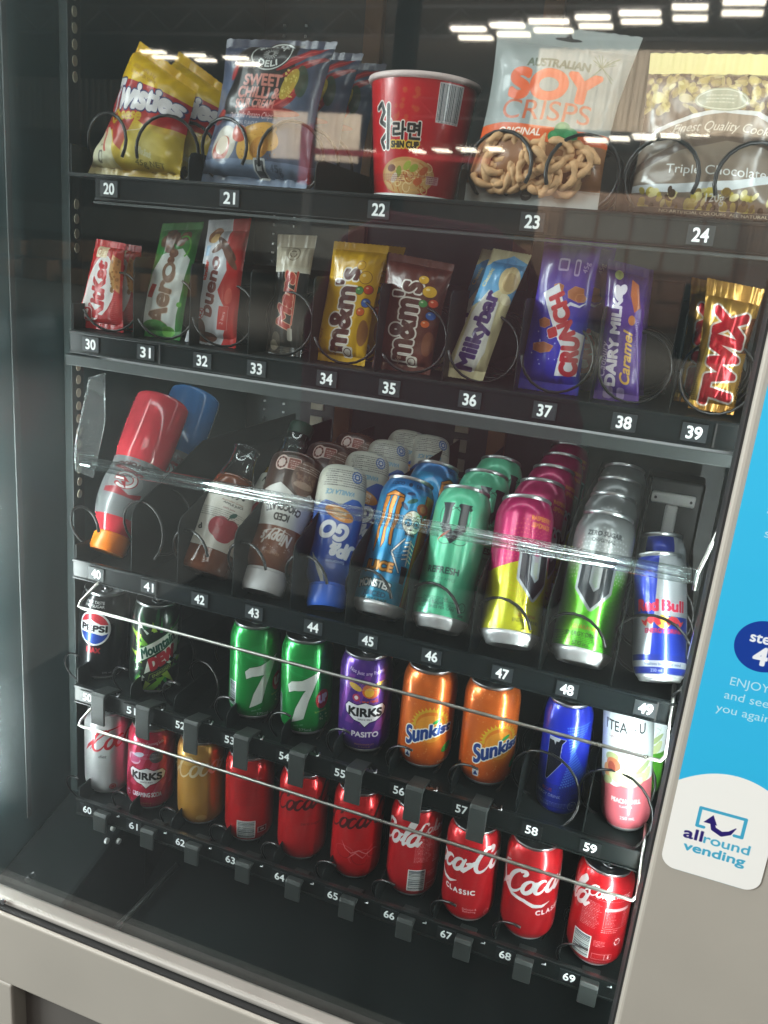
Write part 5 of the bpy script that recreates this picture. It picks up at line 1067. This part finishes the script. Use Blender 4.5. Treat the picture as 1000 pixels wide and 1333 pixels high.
# ------------------------------------------------------------------ product builders
def uv_lathe(prof, n, h=None):
    H = h or prof[-1][1]; V = []; F = []; UV = []
    for (r, z) in prof:
        for k in range(n + 1):
            a = -math.pi + 2 * math.pi * k / n; V.append((r * math.sin(a), -r * math.cos(a), z)); UV.append((k / n, z / H))
    m = n + 1
    for i in range(len(prof) - 1):
        for k in range(n): F.append((i * m + k, i * m + k + 1, (i + 1) * m + k + 1, (i + 1) * m + k))
    me = mesh_from(V, F); uv = me.uv_layers.new(name="UV")
    for l in me.loops: uv.data[l.index].uv = UV[l.vertex_index]
    for p in me.polygons: p.use_smooth = True
    return me
_cans = {}
def can_meshes(r, h, base_z):
    k = (r, h, base_z)
    if k in _cans: return _cans[k]
    s = r / .033
    full = [(.0262 * s, .0030), (.0290 * s, .0062), (.0312 * s, .0100), (.0325 * s, .0145), (r, .0200)] + [(r, .02 + (h - .044) * i / 6) for i in range(1, 7)] + \
           [(.0327 * s, h - .0200), (.0315 * s, h - .0145), (.0297 * s, h - .0095), (.0280 * s, h - .0055), (.0271 * s, h - .0042)]
    body = [(rr, z) for rr, z in full if z >= base_z - .0001]
    low = [(rr, z) for rr, z in full if z <= base_z + .0001]
    bm = uv_lathe(body, 48, h)
    base = MB().lathe([(0, .0095), (.012 * s, .0085), (.019 * s, .0045), (.0222 * s, .0006), (.0238 * s, .0), (.0252 * s, .0008)] + low, 40)
    lid = MB().lathe([(.0271 * s, h - .0042), (.0273 * s, h - .0028), (.0280 * s, h - .0016), (.0281 * s, h - .0004), (.0275 * s, h), (.0266 * s, h - .0003), (.0258 * s, h - .0040), (.0246 * s, h - .0062), (.0236 * s, h - .0060), (.0228 * s, h - .0046), (.012 * s, h - .0044), (0, h - .0044)], 40)
    P = [(.0105 * math.sin(t) * .75, .009 * math.cos(t) - .003, h - .0030) for t in [2 * math.pi * i / 16 for i in range(16)]]
    tab = MB().tube(P, .0011, 6, closed=True); tab.tube([(0, .006, h - .003), (0, -.004, h - .0032)], .0028, 8)
    out = (bm, mesh_from(base.v, base.f), mesh_from(lid.v, lid.f), mesh_from(tab.v, tab.f))
    for me in out[1:]:
        for p in me.polygons: p.use_smooth = True
    out[1].materials.append(M['alu']); out[2].materials.append(M['lid']); out[3].materials.append(M['lid'])
    _cans[k] = out; return out
_canmat = {}
def can(name, pos, off, image, label, group=None, r=.033, h=.13, base_z=.0062, metal=.55, rough=.3, cat="can"):
    """pos = x, y, z of the base, lean back (deg), roll (deg); off turns the label away from facing the viewer"""
    x, y, z, lean, roll = pos
    R = root(name, (x, y, z), label, cat, group); R.rotation_euler = (rad(-lean), rad(roll), 0)
    bm, base, lid, tab = can_meshes(r, h, base_z)
    key = (image.name, metal)
    if key not in _canmat: _canmat[key] = mat(image.name + "_paint", (1, 1, 1), rough, metal=metal, coat=.5, image=image, bump=.02, bscale=60)
    me = bm.copy(); me.materials.append(_canmat[key])
    rz = math.atan2(CAM.x - x, y - CAM.y) + rad(off)
    for nm, d in (('can_body', me), ('base', base), ('lid', lid), ('pull_tab', tab)):
        o = link(d, nm, R); o.rotation_euler = (0, 0, rz + (0 if nm == 'can_body' else rad(30)))
    return R

def pack(name, q, image, label, cat, bulge=.014, seal=.05, rough=.32, metal=.0, crumple=.0016, pinch=.03, group=None, seed=0, curl=0.0, nu=26, nv=30, seal_top=None, twist=None, coat=.3, notch=True):
    """q = bottom-left, bottom-right, top-right, top-left corners"""
    BL, BR, TR_, TL = [Vector(p) for p in q]; O = (BL + BR) / 2
    nrm = ((BR - BL).cross(TL - BL)).normalized()
    if nrm.y > 0: nrm = -nrm
    st_ = seal_top or seal; W = (BR - BL).length; Hh = (TL - BL).length
    def S(s, t, side):
        a = BL.lerp(BR, s); b = TL.lerp(TR_, s); p = a.lerp(b, t)
        e = min(t - seal, 1 - st_ - t) ; inn = max(0.0, min(1.0, e / .16)) if e > 0 else 0.0
        prof = (math.sin(math.pi * s) ** .55 if 0 < s < 1 else 0) * math.sqrt(max(0, 1 - (1 - inn) ** 2)) if e > 0 else 0
        c = (0.5 - s) * 2 * pinch * (math.sin(math.pi * t)) ; p = p + (BR - BL) * c * .5
        dis = nrm * (bulge * prof * (1 if side else -.55))
        w = mnoise.noise(Vector((s * 3.1 + seed * 7.7, t * 4.3, seed * 3.3 + side * 5))) * 1.0 + .55 * mnoise.noise(Vector((s * 8 + seed, t * 9, seed * 2 + side * 9)))
        fold = math.exp(-max(e, 0) / .07) * math.sin(s * 37 + 3 * math.sin(seed + s * 9)) * .9
        amp = crumple * (1.0 if prof > 0 else .35)
        dis += nrm * (w * amp * 1.3 + (fold * crumple * .9 if e > 0 else fold * crumple * .25))
        dis += nrm * (-curl * ((s - .5) * 2) ** 2 * t)
        if t > 1 - st_: dis += nrm * ((t - (1 - st_)) * .25 * W * (twist or .15) * math.sin(s * 5 + seed))
        return p + dis - O
    def grid(t0, t1, n, front, back, zig=None, side_off=0):
        V = []; UV = []; F = []
        for side in ([1] if front else []) + ([0] if back else []):
            b0 = len(V)
            for j in range(n + 1):
                t = t0 + (t1 - t0) * j / n
                for i in range(nu + 1):
                    s = i / nu; tt = t
                    if zig == 'top' and j == n: tt = t + (.006 if i % 2 else 0)
                    if zig == 'bot' and j == 0: tt = t - (.006 if i % 2 else 0)
                    p = S(s, tt, side)
                    if front and not back: p = p + nrm * .0004
                    V.append(p); UV.append((s, min(max(tt, 0.001), .999)))
            for j in range(n):
                for i in range(nu):
                    a = b0 + j * (nu + 1) + i; f = (a, a + 1, a + nu + 2, a + nu + 1); F.append(f if side else f[::-1])
        me = mesh_from(V, F); uv = me.uv_layers.new(name="UV")
        for l in me.loops: uv.data[l.index].uv = UV[l.vertex_index]
        for p in me.polygons: p.use_smooth = True
        return me
    k = ('pack', image.name)
    if k not in _canmat: _canmat[k] = mat(image.name + "_film", (1, 1, 1), rough, metal=metal, coat=coat, image=image, bump=.32, bscale=32)
    R = root(name, O, label, cat, group)
    link(grid(seal, 1 - st_, nv, True, True), 'wrapper', R, _canmat[k])
    link(grid(0, seal, 3, True, True, 'bot'), 'bottom_seal', R, _canmat[k]); link(grid(1 - st_, 1, 3, True, True, 'top'), 'top_seal', R, _canmat[k])
    R['_'] = 0; del R['_']
    return R, S, nrm, O

# ------------------------------------------------------------------ drinks cans, bottom tray
I_cl, I_cb, I_z, I_zd, I_zb = art_cola_classic(), art_cola_back(), art_zero(), art_zero(True), art_zero(False, True)
CB = (.045, .060)
can('soft_drink_can', (.349, .045, .715, 0, -1), 4, I_cb, "red cola can turned to its small print, above tag 69 at the right end", "cola cans in the bottom tray")
can('soft_drink_can', (.267, .045, .719, 0, -2), 58, I_cl, "red cola can above tag 68 with white script and swoosh running off its right", "cola cans in the bottom tray")
can('soft_drink_can', (.192, .045, .716, 0, -1.5), -16, I_cl, "red cola can above tag 67 with CLASSIC under its white script", "cola cans in the bottom tray")
can('soft_drink_can', (.113, .060, .711, 0, -.8), 42, I_cb, "red cola can with white barcode at lower right, behind the clip beside tag 56", "cola cans in the bottom tray")
can('soft_drink_can', (.034, .060, .708, 0, -.5), 8, I_zd, "dark red can printed with dark script and glossy swirls, under tag 55", "zero sugar cola cans")
can('soft_drink_can', (-.044, .060, .709, 0, -.8), 10, I_z, "plain red can with dark script and no swirls, under tag 54", "zero sugar cola cans")
can('soft_drink_can', (-.124, .060, .709, 0, -1.8), 6, I_zb, "red can turned backwards with a white barcode at its foot, above tag 63", "zero sugar cola cans")
can('soft_drink_can', (-.200, .060, .710, 0, -1.5), -6, art_gold(), "golden caramel coloured cola can with pale script")
can('soft_drink_can', (-.285, .060, .707, 0, 1.2), -12, art_creaming(), "pink creaming soda can with white shield label above tag 61")
can('soft_drink_can', (-.357, .060, .709, 0, 0), 10, art_diet(), "silver grey diet cola can with red script at the left end of the bottom tray")
# ------------------------------------------------------------------ fourth tray
I_s, I_7 = art_sunk(), art_seven()
can('soft_drink_can', (.188, .060, .899, 0, -2), 20, I_s, "orange soda can under tag 47, larger and lower of the two orange cans", "orange soda cans")
can('soft_drink_can', (.109, .060, .898, .5, -.8), 4, I_s, "orange soda can under tag 46, beside the purple can", "orange soda cans")
can('soft_drink_can', (.030, .060, .896, 0, -2.4), 2, art_pasito(), "purple passionfruit soda can with white shield label")
can('soft_drink_can', (-.051, .060, .896, .5, -2.6), -2, I_7, "green lemonade can with white 7 and red circle at its right, under tag 44", "green lemonade cans")
can('soft_drink_can', (-.127, .060, .897, 1, -1.5), 20, I_7, "green lemonade can under tag 43, its 7 turned to the right", "green lemonade cans")
can('soft_drink_can', (-.283, .060, .892, 1, 1.5), 4, art_dew(), "black can with green shards and slanting red and white lettering")
can('soft_drink_can', (-.369, .060, .890, 1, 3), -26, art_pepsi(), "black cola can with red white and blue globe at the left end")
can('energy_drink_can', (.279, .060, .884, 0, -2.5), 12, art_bluev(), "slim royal blue can with pale blue dots under tag 48", None, r=.0275, h=.145, metal=.4)
I_t = art_tea(); can('iced_tea_can', (.356, .055, .893, 0, -8), 2, I_t, "slim white and pink peach iced tea can, I'TEA 4 U", None, r=.0275, h=.160, metal=.1)
can('iced_tea_can', (.363, .125, .893, 0, -3), -10, art_tea('4f9a2c', '2f5a1e', 'LIME'), "slim green based iced tea can hidden behind the pink peach one", None, r=.0275, h=.160, metal=.1)
# ------------------------------------------------------------------ third tray: energy drinks
I = art_monster()
can('energy_drink_can', (.039, .036, 1.081, 30, 0), -2, I, "tall blue juiced energy can with sugar skull art leaning back", "blue decorated energy cans", h=.168, base_z=.0145)
can('energy_drink_can', (.047, .126, 1.084, 30, 0), 62, I, "tall blue can behind the front one, turned to its orange ingredient panel", "blue decorated energy cans", h=.168, base_z=.0145)
I = art_vmint()
for k, (x, y, z) in enumerate(((.116, .028, 1.084), (.119, .118, 1.086), (.119, .206, 1.087))):
    can('energy_drink_can', (x, y, z, 30, -2), (-12, 24, 60)[k], I, ("tall mint green energy can in front, REFRESH lettering showing", "mint green energy can second in its row, part of its round emblem showing", "mint green energy can third and rearmost in its row, only its shoulder showing")[k], "mint green energy cans", h=.168, base_z=.0145, metal=.25)
I = art_vpink()
for k in range(5):
    can('energy_drink_can', ((.199, .192, .190, .189, .188)[k], .020 + .089 * k, 1.089, 30, (-6, -2, -1, -1, -1)[k]), (24, 40, 44, 30, 20)[k], I,
        ("tall pink and yellow raspberry lemonade can at the front of its row", "pink and yellow can directly behind the front one", "pink and yellow can third from the front", "pink and yellow can fourth from the front, only its top showing", "pink and yellow can rearmost of five, a sliver of rim")[k], "pink and yellow energy cans", h=.168, base_z=.0145, metal=.45)
I = art_vzero()
for k in range(4):
    can('energy_drink_can', ((.276, .274, .274, .274)[k], .028 + .088 * k, 1.084 + .001 * k, 30, 0), (0, -4, -4, -6)[k], I,
        ("tall silver and green zero sugar can at the front of its row", "silver topped zero sugar can second in its row", "silver topped zero sugar can third in its row", "silver topped zero sugar can rearmost in its row")[k], "silver and green energy cans", h=.168, base_z=.0145, metal=.55)
I = art_bull()
can('energy_drink_can', (.360, .022, 1.088, 28, -11), 6, I, "slim blue and silver can with red lettering above tag 49, in front", "slim blue and silver cans", r=.0275, h=.135, metal=.6)
can('energy_drink_can', (.357, .098, 1.088, 28, -10), 40, I, "slim blue and silver can just behind the front one, rim and shoulder only", "slim blue and silver cans", r=.0275, h=.135, metal=.6)

# ------------------------------------------------------------------ third tray: bottles
def place_axis(R, base, cap_pt, spin=0):
    B, Cp = Vector(base), Vector(cap_pt); z = (Cp - B).normalized(); v = (CAM - B); v = (v - z * v.dot(z)).normalized(); y = -v; x = y.cross(z)
    m = Matrix(((x.x, y.x, z.x), (x.y, y.y, z.y), (x.z, y.z, z.z))) @ Matrix.Rotation(rad(spin), 3, 'Z'); R.rotation_euler = m.to_euler()
def sleeve(prof, z0, z1, off=.0007, n=48, a=None):
    P = [(r + off, z) for r, z in prof if z0 - 1e-6 <= z <= z1 + 1e-6]
    def at(z):
        for (r0, a0), (r1, a1) in zip(prof, prof[1:]):
            if a0 <= z <= a1 and a1 > a0: return r0 + (r1 - r0) * (z - a0) / (a1 - a0)
        return prof[-1][0]
    if P[0][1] > z0 + 1e-5: P.insert(0, (at(z0) + off, z0))
    if P[-1][1] < z1 - 1e-5: P.append((at(z1) + off, z1))
    V = []; F = []; UV = []
    for r, z in P:
        for k in range(n + 1):
            t = -math.pi + 2 * math.pi * k / n; V.append((r * math.sin(t), -r * math.cos(t), z)); UV.append((k / n, (z - z0) / (z1 - z0)))
    m = n + 1
    for i in range(len(P) - 1):
        for k in range(n): F.append((i * m + k, i * m + k + 1, (i + 1) * m + k + 1, (i + 1) * m + k))
    me = mesh_from(V, F); uv = me.uv_layers.new(name="UV")
    for l in me.loops: uv.data[l.index].uv = UV[l.vertex_index]
    return me
def subdiv(prof, n=4):
    out = []
    for i in range(len(prof) - 1):
        p0 = prof[max(i - 1, 0)]; p1 = prof[i]; p2 = prof[i + 1]; p3 = prof[min(i + 2, len(prof) - 1)]
        for k in range(n):
            t = k / n; out.append(tuple(.5 * ((2 * p1[j]) + (-p0[j] + p2[j]) * t + (2 * p0[j] - 5 * p1[j] + 4 * p2[j] - p3[j]) * t * t + (-p0[j] + 3 * p1[j] - 3 * p2[j] + p3[j]) * t ** 3) for j in (0, 1)))
    out.append(prof[-1]); return out
def capmesh(r, h, z, ribs=36):
    V = []; n = ribs * 2; b = MB()
    prof = [(r, 0), (r, h * .82), (r * .93, h), (0, h)]
    for (rr, zz) in prof:
        for k in range(n):
            t = 2 * math.pi * k / n; q = rr * (1.02 if (k % 2 and 0 <= zz < h * .9 and rr > 0) else 1.0); V.append((q * math.sin(t), -q * math.cos(t), z + zz))
    F = [(i * n + k, i * n + (k + 1) % n, (i + 1) * n + (k + 1) % n, (i + 1) * n + k) for i in range(3) for k in range(n)]
    return b.add(V, F)
def liquid(name, col, trans, rough=.12): return mat(name, col, rough, trans=trans, coat=.6, ior=1.34, var=.05, vscale=30)
m_red, m_blue = liquid("red_sports_drink", (.66, .045, .065), .22), liquid("blue_sports_drink", (.05, .19, .46), .15)
m_juice, m_choc, m_yel = liquid("apple_juice", (.22, .055, .015), .35), liquid("chocolate_milk", (.09, .045, .03), 0, .25), liquid("yellow_juice", (.36, .22, .03), .3)
m_capo, m_capw, m_capb = mat("orange_cap", (.80, .20, .01), .35, var=.04), mat("white_cap", (.62, .63, .64), .32, var=.03), mat("blue_cap", (.03, .13, .62), .32, var=.04)
def lmat(im): return mat(im.name + "_sleeve", (1, 1, 1), .32, image=im, coat=.25, bump=.04, bscale=40)
# sports drink
prof = subdiv([(.030, 0), (.035, .003), (.0375, .012), (.0375, .06), (.0365, .085), (.034, .100), (.0345, .115), (.037, .130), (.0365, .155), (.031, .180), (.023, .196), (.019, .203), (.019, .206)])
I = lmat(art_gator().image if False else art_gator())
for k, (dy, m, lb) in enumerate(((0, m_red, "upside down sports drink bottle, red with an orange cap"), (.082, m_blue, "dark blue sports drink bottle behind the red one"))):
    R = root('sports_bottle', (-.3391, .158 + dy, 1.2685), lb, "bottle"); place_axis(R, (-.3391, .158, 1.2685), (-.3417, .035, 1.0791), 16)
    MB().lathe(prof, 40).obj('bottle_body', m, R, smooth=True); link(sleeve(prof, .098, .178), 'label', R, I, smooth=True)
    auto_smooth(capmesh(.0235, .022, .2015).obj('cap', m_capo, R)); MB().lathe([(.0215, .1975), (.0225, .199), (.0225, .202), (.0215, .2025)], 36).obj('cap_ring', m_capo, R, smooth=True)
# glass juice bottle, standing upright and leaning back
prof = subdiv([(.026, 0), (.031, .002), (.0335, .010), (.0325, .030), (.0315, .055), (.0325, .075), (.0305, .100), (.024, .128), (.0175, .146), (.016, .160), (.0165, .170)])
body = [p for p in prof if p[1] <= .128]; neck = [p for p in prof if p[1] >= .1275]
I = lmat(art_juice())
for k, (dx, dy, m, lb) in enumerate(((0, 0, m_juice, "clear bottle of brown apple juice with pink apple label in front"), (.03, .085, m_yel, "bottle of yellow juice half hidden behind the apple juice"), (-.002, .17, m_juice, "rearmost juice bottle with a dark green cap"))):
    R = root('juice_bottle', (-.201 + dx, .040 + dy, 1.0802), lb, "bottle", "glass juice bottles"); place_axis(R, (-.201, .040, 1.0802), (-.1955, .136, 1.2271), 12 if k == 0 else -20); R.scale = (1.03,) * 3
    MB().lathe(body, 40).obj('bottle_body', m, R, smooth=True); link(sleeve(prof, .030, .112, .0006), 'label', R, I, smooth=True)
    b = MB(); V = []; n = 40
    for r, z in neck: V += [(r * math.sin(2 * math.pi * i / n), -r * math.cos(2 * math.pi * i / n), z) for i in range(n)]
    b.add(V, [(j * n + i, j * n + (i + 1) % n, (j + 1) * n + (i + 1) % n, (j + 1) * n + i) for j in range(len(neck) - 1) for i in range(n)]); b.obj('bottle_neck', M['acrylic'], R, smooth=True)
    MB().tube([(.0168 * math.sin(2 * math.pi * i / 30), -.0168 * math.cos(2 * math.pi * i / 30), .169) for i in range(30)], .0014, 8, closed=True).obj('neck_rim', M['acrylic'], R, smooth=True)
    if k == 2: auto_smooth(capmesh(.018, .018, .160).obj('cap', mat("green_cap", (.01, .05, .03), .4), R))
# iced chocolate, cap down
prof = subdiv([(.026, 0), (.030, .003), (.0325, .012), (.0325, .050), (.0315, .075), (.0275, .092), (.0280, .110), (.0300, .128), (.0265, .142), (.020, .150), (.019, .156)])
I = lmat(art_choc()); dark = mat("smoked_bottle", (.05, .03, .025), .15, coat=.6)
for k, (dx, dy) in enumerate(((0, 0), (.012, .085), (.018, .17))):
    R = root('milk_bottle', (-.1187 + dx, .135 + dy, 1.2266), ("upside down iced chocolate milk bottle with white cap, in front", "second iced chocolate bottle, its badge showing over the first", "rearmost iced chocolate bottle with a white stripe label")[k], "bottle", "iced chocolate bottles")
    place_axis(R, (-.1187, .135, 1.2266), (-.1127, .035, 1.0736), 4); R.scale = (1.04,) * 3
    MB().lathe(prof, 40).obj('bottle_body', m_choc, R, smooth=True); link(sleeve(prof, .004, .146), 'label', R, I, smooth=True)
    auto_smooth(capmesh(.0255, .024, .150, 24).obj('cap', m_capw, R)); MB().lathe([(.0235, .1455), (.0255, .147), (.0255, .1495), (.0240, .1505)], 36).obj('cap_ring', m_capw, R, smooth=True)
# breakfast drink, squarish bottle, cap down
def square_lathe(prof, n=48, pw=3.0):
    def R_(t): c, s_ = abs(math.cos(t)), abs(math.sin(t)); return 1.0 / ((c ** pw + s_ ** pw) ** (1 / pw))
    V = []; F = []; UV = []; H = prof[-1][1]
    for r, z in prof:
        sq = min(1, max(0, (.142 - z) / .02))
        for k in range(n + 1):
            t = -math.pi + 2 * math.pi * k / n; q = r * (1 + (R_(t) - 1) * sq); V.append((q * math.sin(t), -q * math.cos(t) * .92, z)); UV.append((k / n, z / H))
    m = n + 1
    for i in range(len(prof) - 1):
        for k in range(n): F.append((i * m + k, i * m + k + 1, (i + 1) * m + k + 1, (i + 1) * m + k))
    F.append(tuple(range(n))[::-1]); me = mesh_from(V, F); uv = me.uv_layers.new(name="UV")
    for l in me.loops: uv.data[l.index].uv = UV[l.vertex_index]
    return me
prof = subdiv([(.018, 0), (.0245, .004), (.0285, .014), (.0295, .045), (.0290, .065), (.0270, .085), (.0265, .100), (.0285, .118), (.0275, .135), (.021, .147), (.018, .152)])
I = lmat(art_upgo()); base_me = square_lathe(prof); base_me.materials.append(I)
for p in base_me.polygons: p.use_smooth = True
ug = None
for k in range(5):
    base = Vector((-.0544, .131, 1.2241)) + Vector(((0, 0, 0, .002, .038)[k], .084 * min(k, 3) + (.0 if k < 4 else .0), (.0, .002, .004, .006, .004)[k]))
    lb = ("upside down blue vanilla breakfast drink with blue cap, in front", "second blue and cream breakfast drink, cream base showing", "third blue and cream breakfast drink from the front", "rearmost blue and cream breakfast drink in its row", "dark blue breakfast drink standing right of the rearmost one")[k]
    if ug is None:
        ug = root('breakfast_bottle', base, lb, "bottle", "upside down breakfast drinks"); place_axis(ug, (-.0544, .131, 1.2241), (-.0259, .035, 1.0765), -8); ug.scale = (1.04,) * 3
        link(base_me, 'bottle_body', ug); auto_smooth(capmesh(.0225, .024, .1485, 30).obj('cap', m_capb, ug)); MB().lathe([(.0205, .1445), (.0225, .146), (.0225, .1480), (.021, .149)], 36).obj('cap_ring', m_capb, ug, smooth=True)
    else: dup(ug, base, lb)

# ------------------------------------------------------------------ second tray: bars
def sh(q, dx=0, dy=0, dz=0): return [(a + dx, b + dy, c + dz) for a, b, c in q]
Q = {'kitkat': [(-0.379, 0.025, 1.3705), (-0.309, 0.025, 1.3705), (-0.318, 0.04, 1.472), (-0.358, 0.04, 1.474)],
 'aero': [(-0.296, 0.025, 1.3705), (-0.23, 0.025, 1.3705), (-0.215, 0.045, 1.504), (-0.27, 0.045, 1.498)],
 'bueno': [(-0.224, 0.025, 1.3705), (-0.157, 0.025, 1.3705), (-0.155, 0.045, 1.512), (-0.209, 0.045, 1.506)],
 'mars': [(-0.119, 0.025, 1.3705), (-0.075, 0.025, 1.3705), (-0.074, 0.045, 1.5), (-0.122, 0.045, 1.498)],
 'mmy': [(-0.063, 0.025, 1.3705), (0.001, 0.025, 1.3705), (0.010, 0.045, 1.496), (-0.054, 0.045, 1.496)],
 'mmb': [(0.009, 0.025, 1.3705), (0.075, 0.025, 1.3705), (0.083, 0.045, 1.484), (0.008, 0.045, 1.49)],
 'milky': [(0.088, 0.025, 1.372), (0.132, 0.025, 1.372), (0.161, 0.045, 1.5), (0.121, 0.045, 1.503)],
 'crunch': [(0.168, 0.025, 1.3705), (0.23, 0.025, 1.3705), (0.228, 0.045, 1.519), (0.172, 0.045, 1.519)],
 'dairy': [(0.245, 0.025, 1.3705), (0.289, 0.025, 1.3705), (0.276, 0.045, 1.496), (0.236, 0.045, 1.502)],
 'twix': [(0.334, 0.025, 1.374), (0.376, 0.025, 1.373), (0.381, 0.045, 1.488), (0.329, 0.045, 1.494)]}
I_ = art_kit()
R, *_r = pack('chocolate_bar', Q['kitkat'], I_, "red wrapped wafer bar with white oval logo above tag 30", "chocolate bar", .007, .07, pinch=.06, seed=1); dup(R, (R.location.x + .002, R.location.y + .030, R.location.z - .002), "red wafer bar behind the front one, only its top seal showing")
pack('chocolate_bar', Q['aero'], art_aero(), "green and white bubbly chocolate bar above tag 31", "chocolate bar", .009, .06, pinch=.10, seed=2)
pack('chocolate_bar', Q['bueno'], art_bueno(), "white and red hazelnut chocolate bar above tag 32", "chocolate bar", .009, .06, pinch=.10, seed=3, seal_top=.09)
pack('chocolate_bar', Q['mars'], art_mars(), "narrow black bar with cream top and red slanted name above tag 33", "chocolate bar", .009, .07, pinch=.14, seed=4, seal_top=.10)
R, *_r = pack('candy_bag', Q['mmy'], art_mm('c79b0c', '8a4a1c', 'PEANUT'), "bright yellow packet of coated peanuts above tag 34", "candy packet", .010, .06, pinch=.12, seed=5); dup(R, (R.location.x + .004, R.location.y + .042, R.location.z + .001), "yellow packet behind the front yellow one, only its top edge showing")
pack('candy_bag', Q['mmb'], art_mm('512419', 'd9cbb8', 'CHOCOLATE'), "dark brown packet of chocolate sweets above tag 35", "candy packet", .010, .06, pinch=.08, seed=6)
I_ = art_milky()
R, *_r = pack('chocolate_bar', Q['milky'], I_, "cream and blue white chocolate bar leaning right above tag 36", "chocolate bar", .008, .07, pinch=.10, seed=7, seal_top=.09); dup(R, (R.location.x - .022, R.location.y + .045, R.location.z), "cream bar standing in shade behind the leaning one")
R, *_r = pack('chocolate_bar', Q['crunch'], art_crunch(), "wide blue and purple crisp chocolate bar above tag 37", "chocolate bar", .010, .06, pinch=.06, seed=8, seal_top=.05); dup(R, (R.location.x + .01, R.location.y + .045, R.location.z + .001), "blue and purple bar behind the wide front one")
R, *_r = pack('chocolate_bar', Q['dairy'], art_dairy(), "slim purple caramel milk chocolate bar above tag 38", "chocolate bar", .008, .06, pinch=.08, seed=9); dup(R, (R.location.x + .002, R.location.y + .045, R.location.z + .001), "slim purple bar behind the caramel one")
I_ = art_twix()
R, *_r = pack('chocolate_bar', Q['twix'], I_, "shiny gold bar with large red name above tag 39", "chocolate bar", .010, .06, metal=.55, rough=.22, crumple=.0026, pinch=.12, seed=10, seal_top=.12, twist=.5); dup(R, (R.location.x - .014, R.location.y + .042, R.location.z), "gold bar in shade behind the front gold one")

# ------------------------------------------------------------------ top tray: big packets and cup
q = [(-0.361, 0.03, 1.546), (-0.238, 0.03, 1.546), (-0.236, 0.05, 1.648), (-0.319, 0.055, 1.694)]
R, S, nrm, O = pack('snack_packet', q, art_twist(), "yellow and red cheese snack packet with its top corner folded up", "snack packet", .022, .05, pinch=.06, seed=11, crumple=.004, seal_top=.07, twist=.6, curl=.01)
dup(R, (R.location.x + .012, R.location.y + .060, R.location.z + .004), "yellow snack packet behind the front one, its top corner showing")
q = [(-0.215, 0.03, 1.546), (-0.083, 0.03, 1.546), (-0.068, 0.05, 1.690), (-0.197, 0.05, 1.691)]
R, *_r = pack('chip_packet', q, art_deli(), "blue grey potato chip packet with dark chilli label", "chip packet", .024, .05, pinch=.10, seed=12, crumple=.0035, rough=.28, twist=.3, group="blue grey chip packets")
for k in (1, 2): dup(R, (R.location.x + .006 * k, R.location.y + .058 * k, R.location.z + .003 * k), ("blue grey chip packet second in its row", "blue grey chip packet rearmost in its row, beside the cup")[k - 1])
q = [(0.086, 0.03, 1.546), (0.22, 0.03, 1.546), (0.234, 0.05, 1.697), (0.098, 0.05, 1.71)]
R, S, nrm, O = pack('soy_crisps_packet', q, art_soy(), "pale grey soy crisps packet with orange lettering and clear window", "snack packet", .022, .09, pinch=.10, seed=13, crumple=.0022, seal_top=.10, rough=.38, twist=.1)
m_cr = mat("fried_crisp", (.58, .34, .165), .6, var=.25, vscale=90, bump=.12, bscale=260)
rng = random.Random(21); cm = []
for v in range(6):
    a0 = rng.uniform(210, 320); rr = rng.uniform(.0115, .0155); P = [(rr * math.cos(rad(a)), .0016 * math.sin(rad(3 * a + v * 50)), rr * .72 * math.sin(rad(a))) for a in np.linspace(0, a0 + 40, 16)]
    b = MB(); b.tube(P, [.0036 + .0006 * math.sin(i * 1.7 + v) for i in range(16)], 7); cm.append(mesh_from(b.v, b.f)); cm[-1].materials.append(m_cr)
    for p in cm[-1].polygons: p.use_smooth = True
for k in range(34):
    s, t = rng.uniform(.15, .85), rng.uniform(.125, .31)
    o = link(cm[k % 6], 'crisp', R, None, loc=S(s, t, 1) + nrm * rng.uniform(-.0045, -.001)); o.rotation_euler = (rng.uniform(-.35, .35), rng.uniform(0, 6.28), rng.uniform(-.35, .35))
q = [(0.248, 0.03, 1.547), (0.385, 0.03, 1.547), (0.372, 0.05, 1.685), (0.243, 0.05, 1.684)]
pack('cookie_packet', q, art_cookie(), "brown and cream triple chocolate cookie packet at the right end of the top tray", "cookie packet", .020, .04, pinch=.03, seed=14, crumple=.0032, seal_top=.12, rough=.25, twist=.06)
# noodle cup
R = root('noodle_cup', (.0225, .072, 1.5445), "red and white instant noodle cup with a barcode, above tag 22", "cup"); R.rotation_euler = (0, 0, rad(10))
prof = [(.0425, .003), (.0440, .012), (.0540, .1085)]
me = uv_lathe([(.0425 + (.0545 - .0425) * i / 10, .003 + .107 * i / 10) for i in range(11)], 64, .115); me.materials.append(mat("cup_print", (1, 1, 1), .30, image=art_cup(), coat=.4)); link(me, 'cup_wall', R)
MB().lathe([(.0, .006), (.040, .006), (.0415, .0), (.0432, .0), (.0430, .0035)], 64).obj('cup_foot', M['white_plastic'], R, smooth=True)
MB().lathe([(.0548, .1085), (.0572, .1095), (.0580, .1115), (.0572, .1140), (.0555, .1145), (.0545, .1135)], 64).obj('rim', mat("cup_rim", (.62, .50, .48), .4), R, smooth=True)
MB().lathe([(.0555, .1140), (.03, .1142), (0, .1142)], 64).obj('lid', mat("foil_lid", (.60, .12, .10), .35, metal=.3), R, smooth=True)
bpy.data.objects.remove(_to)
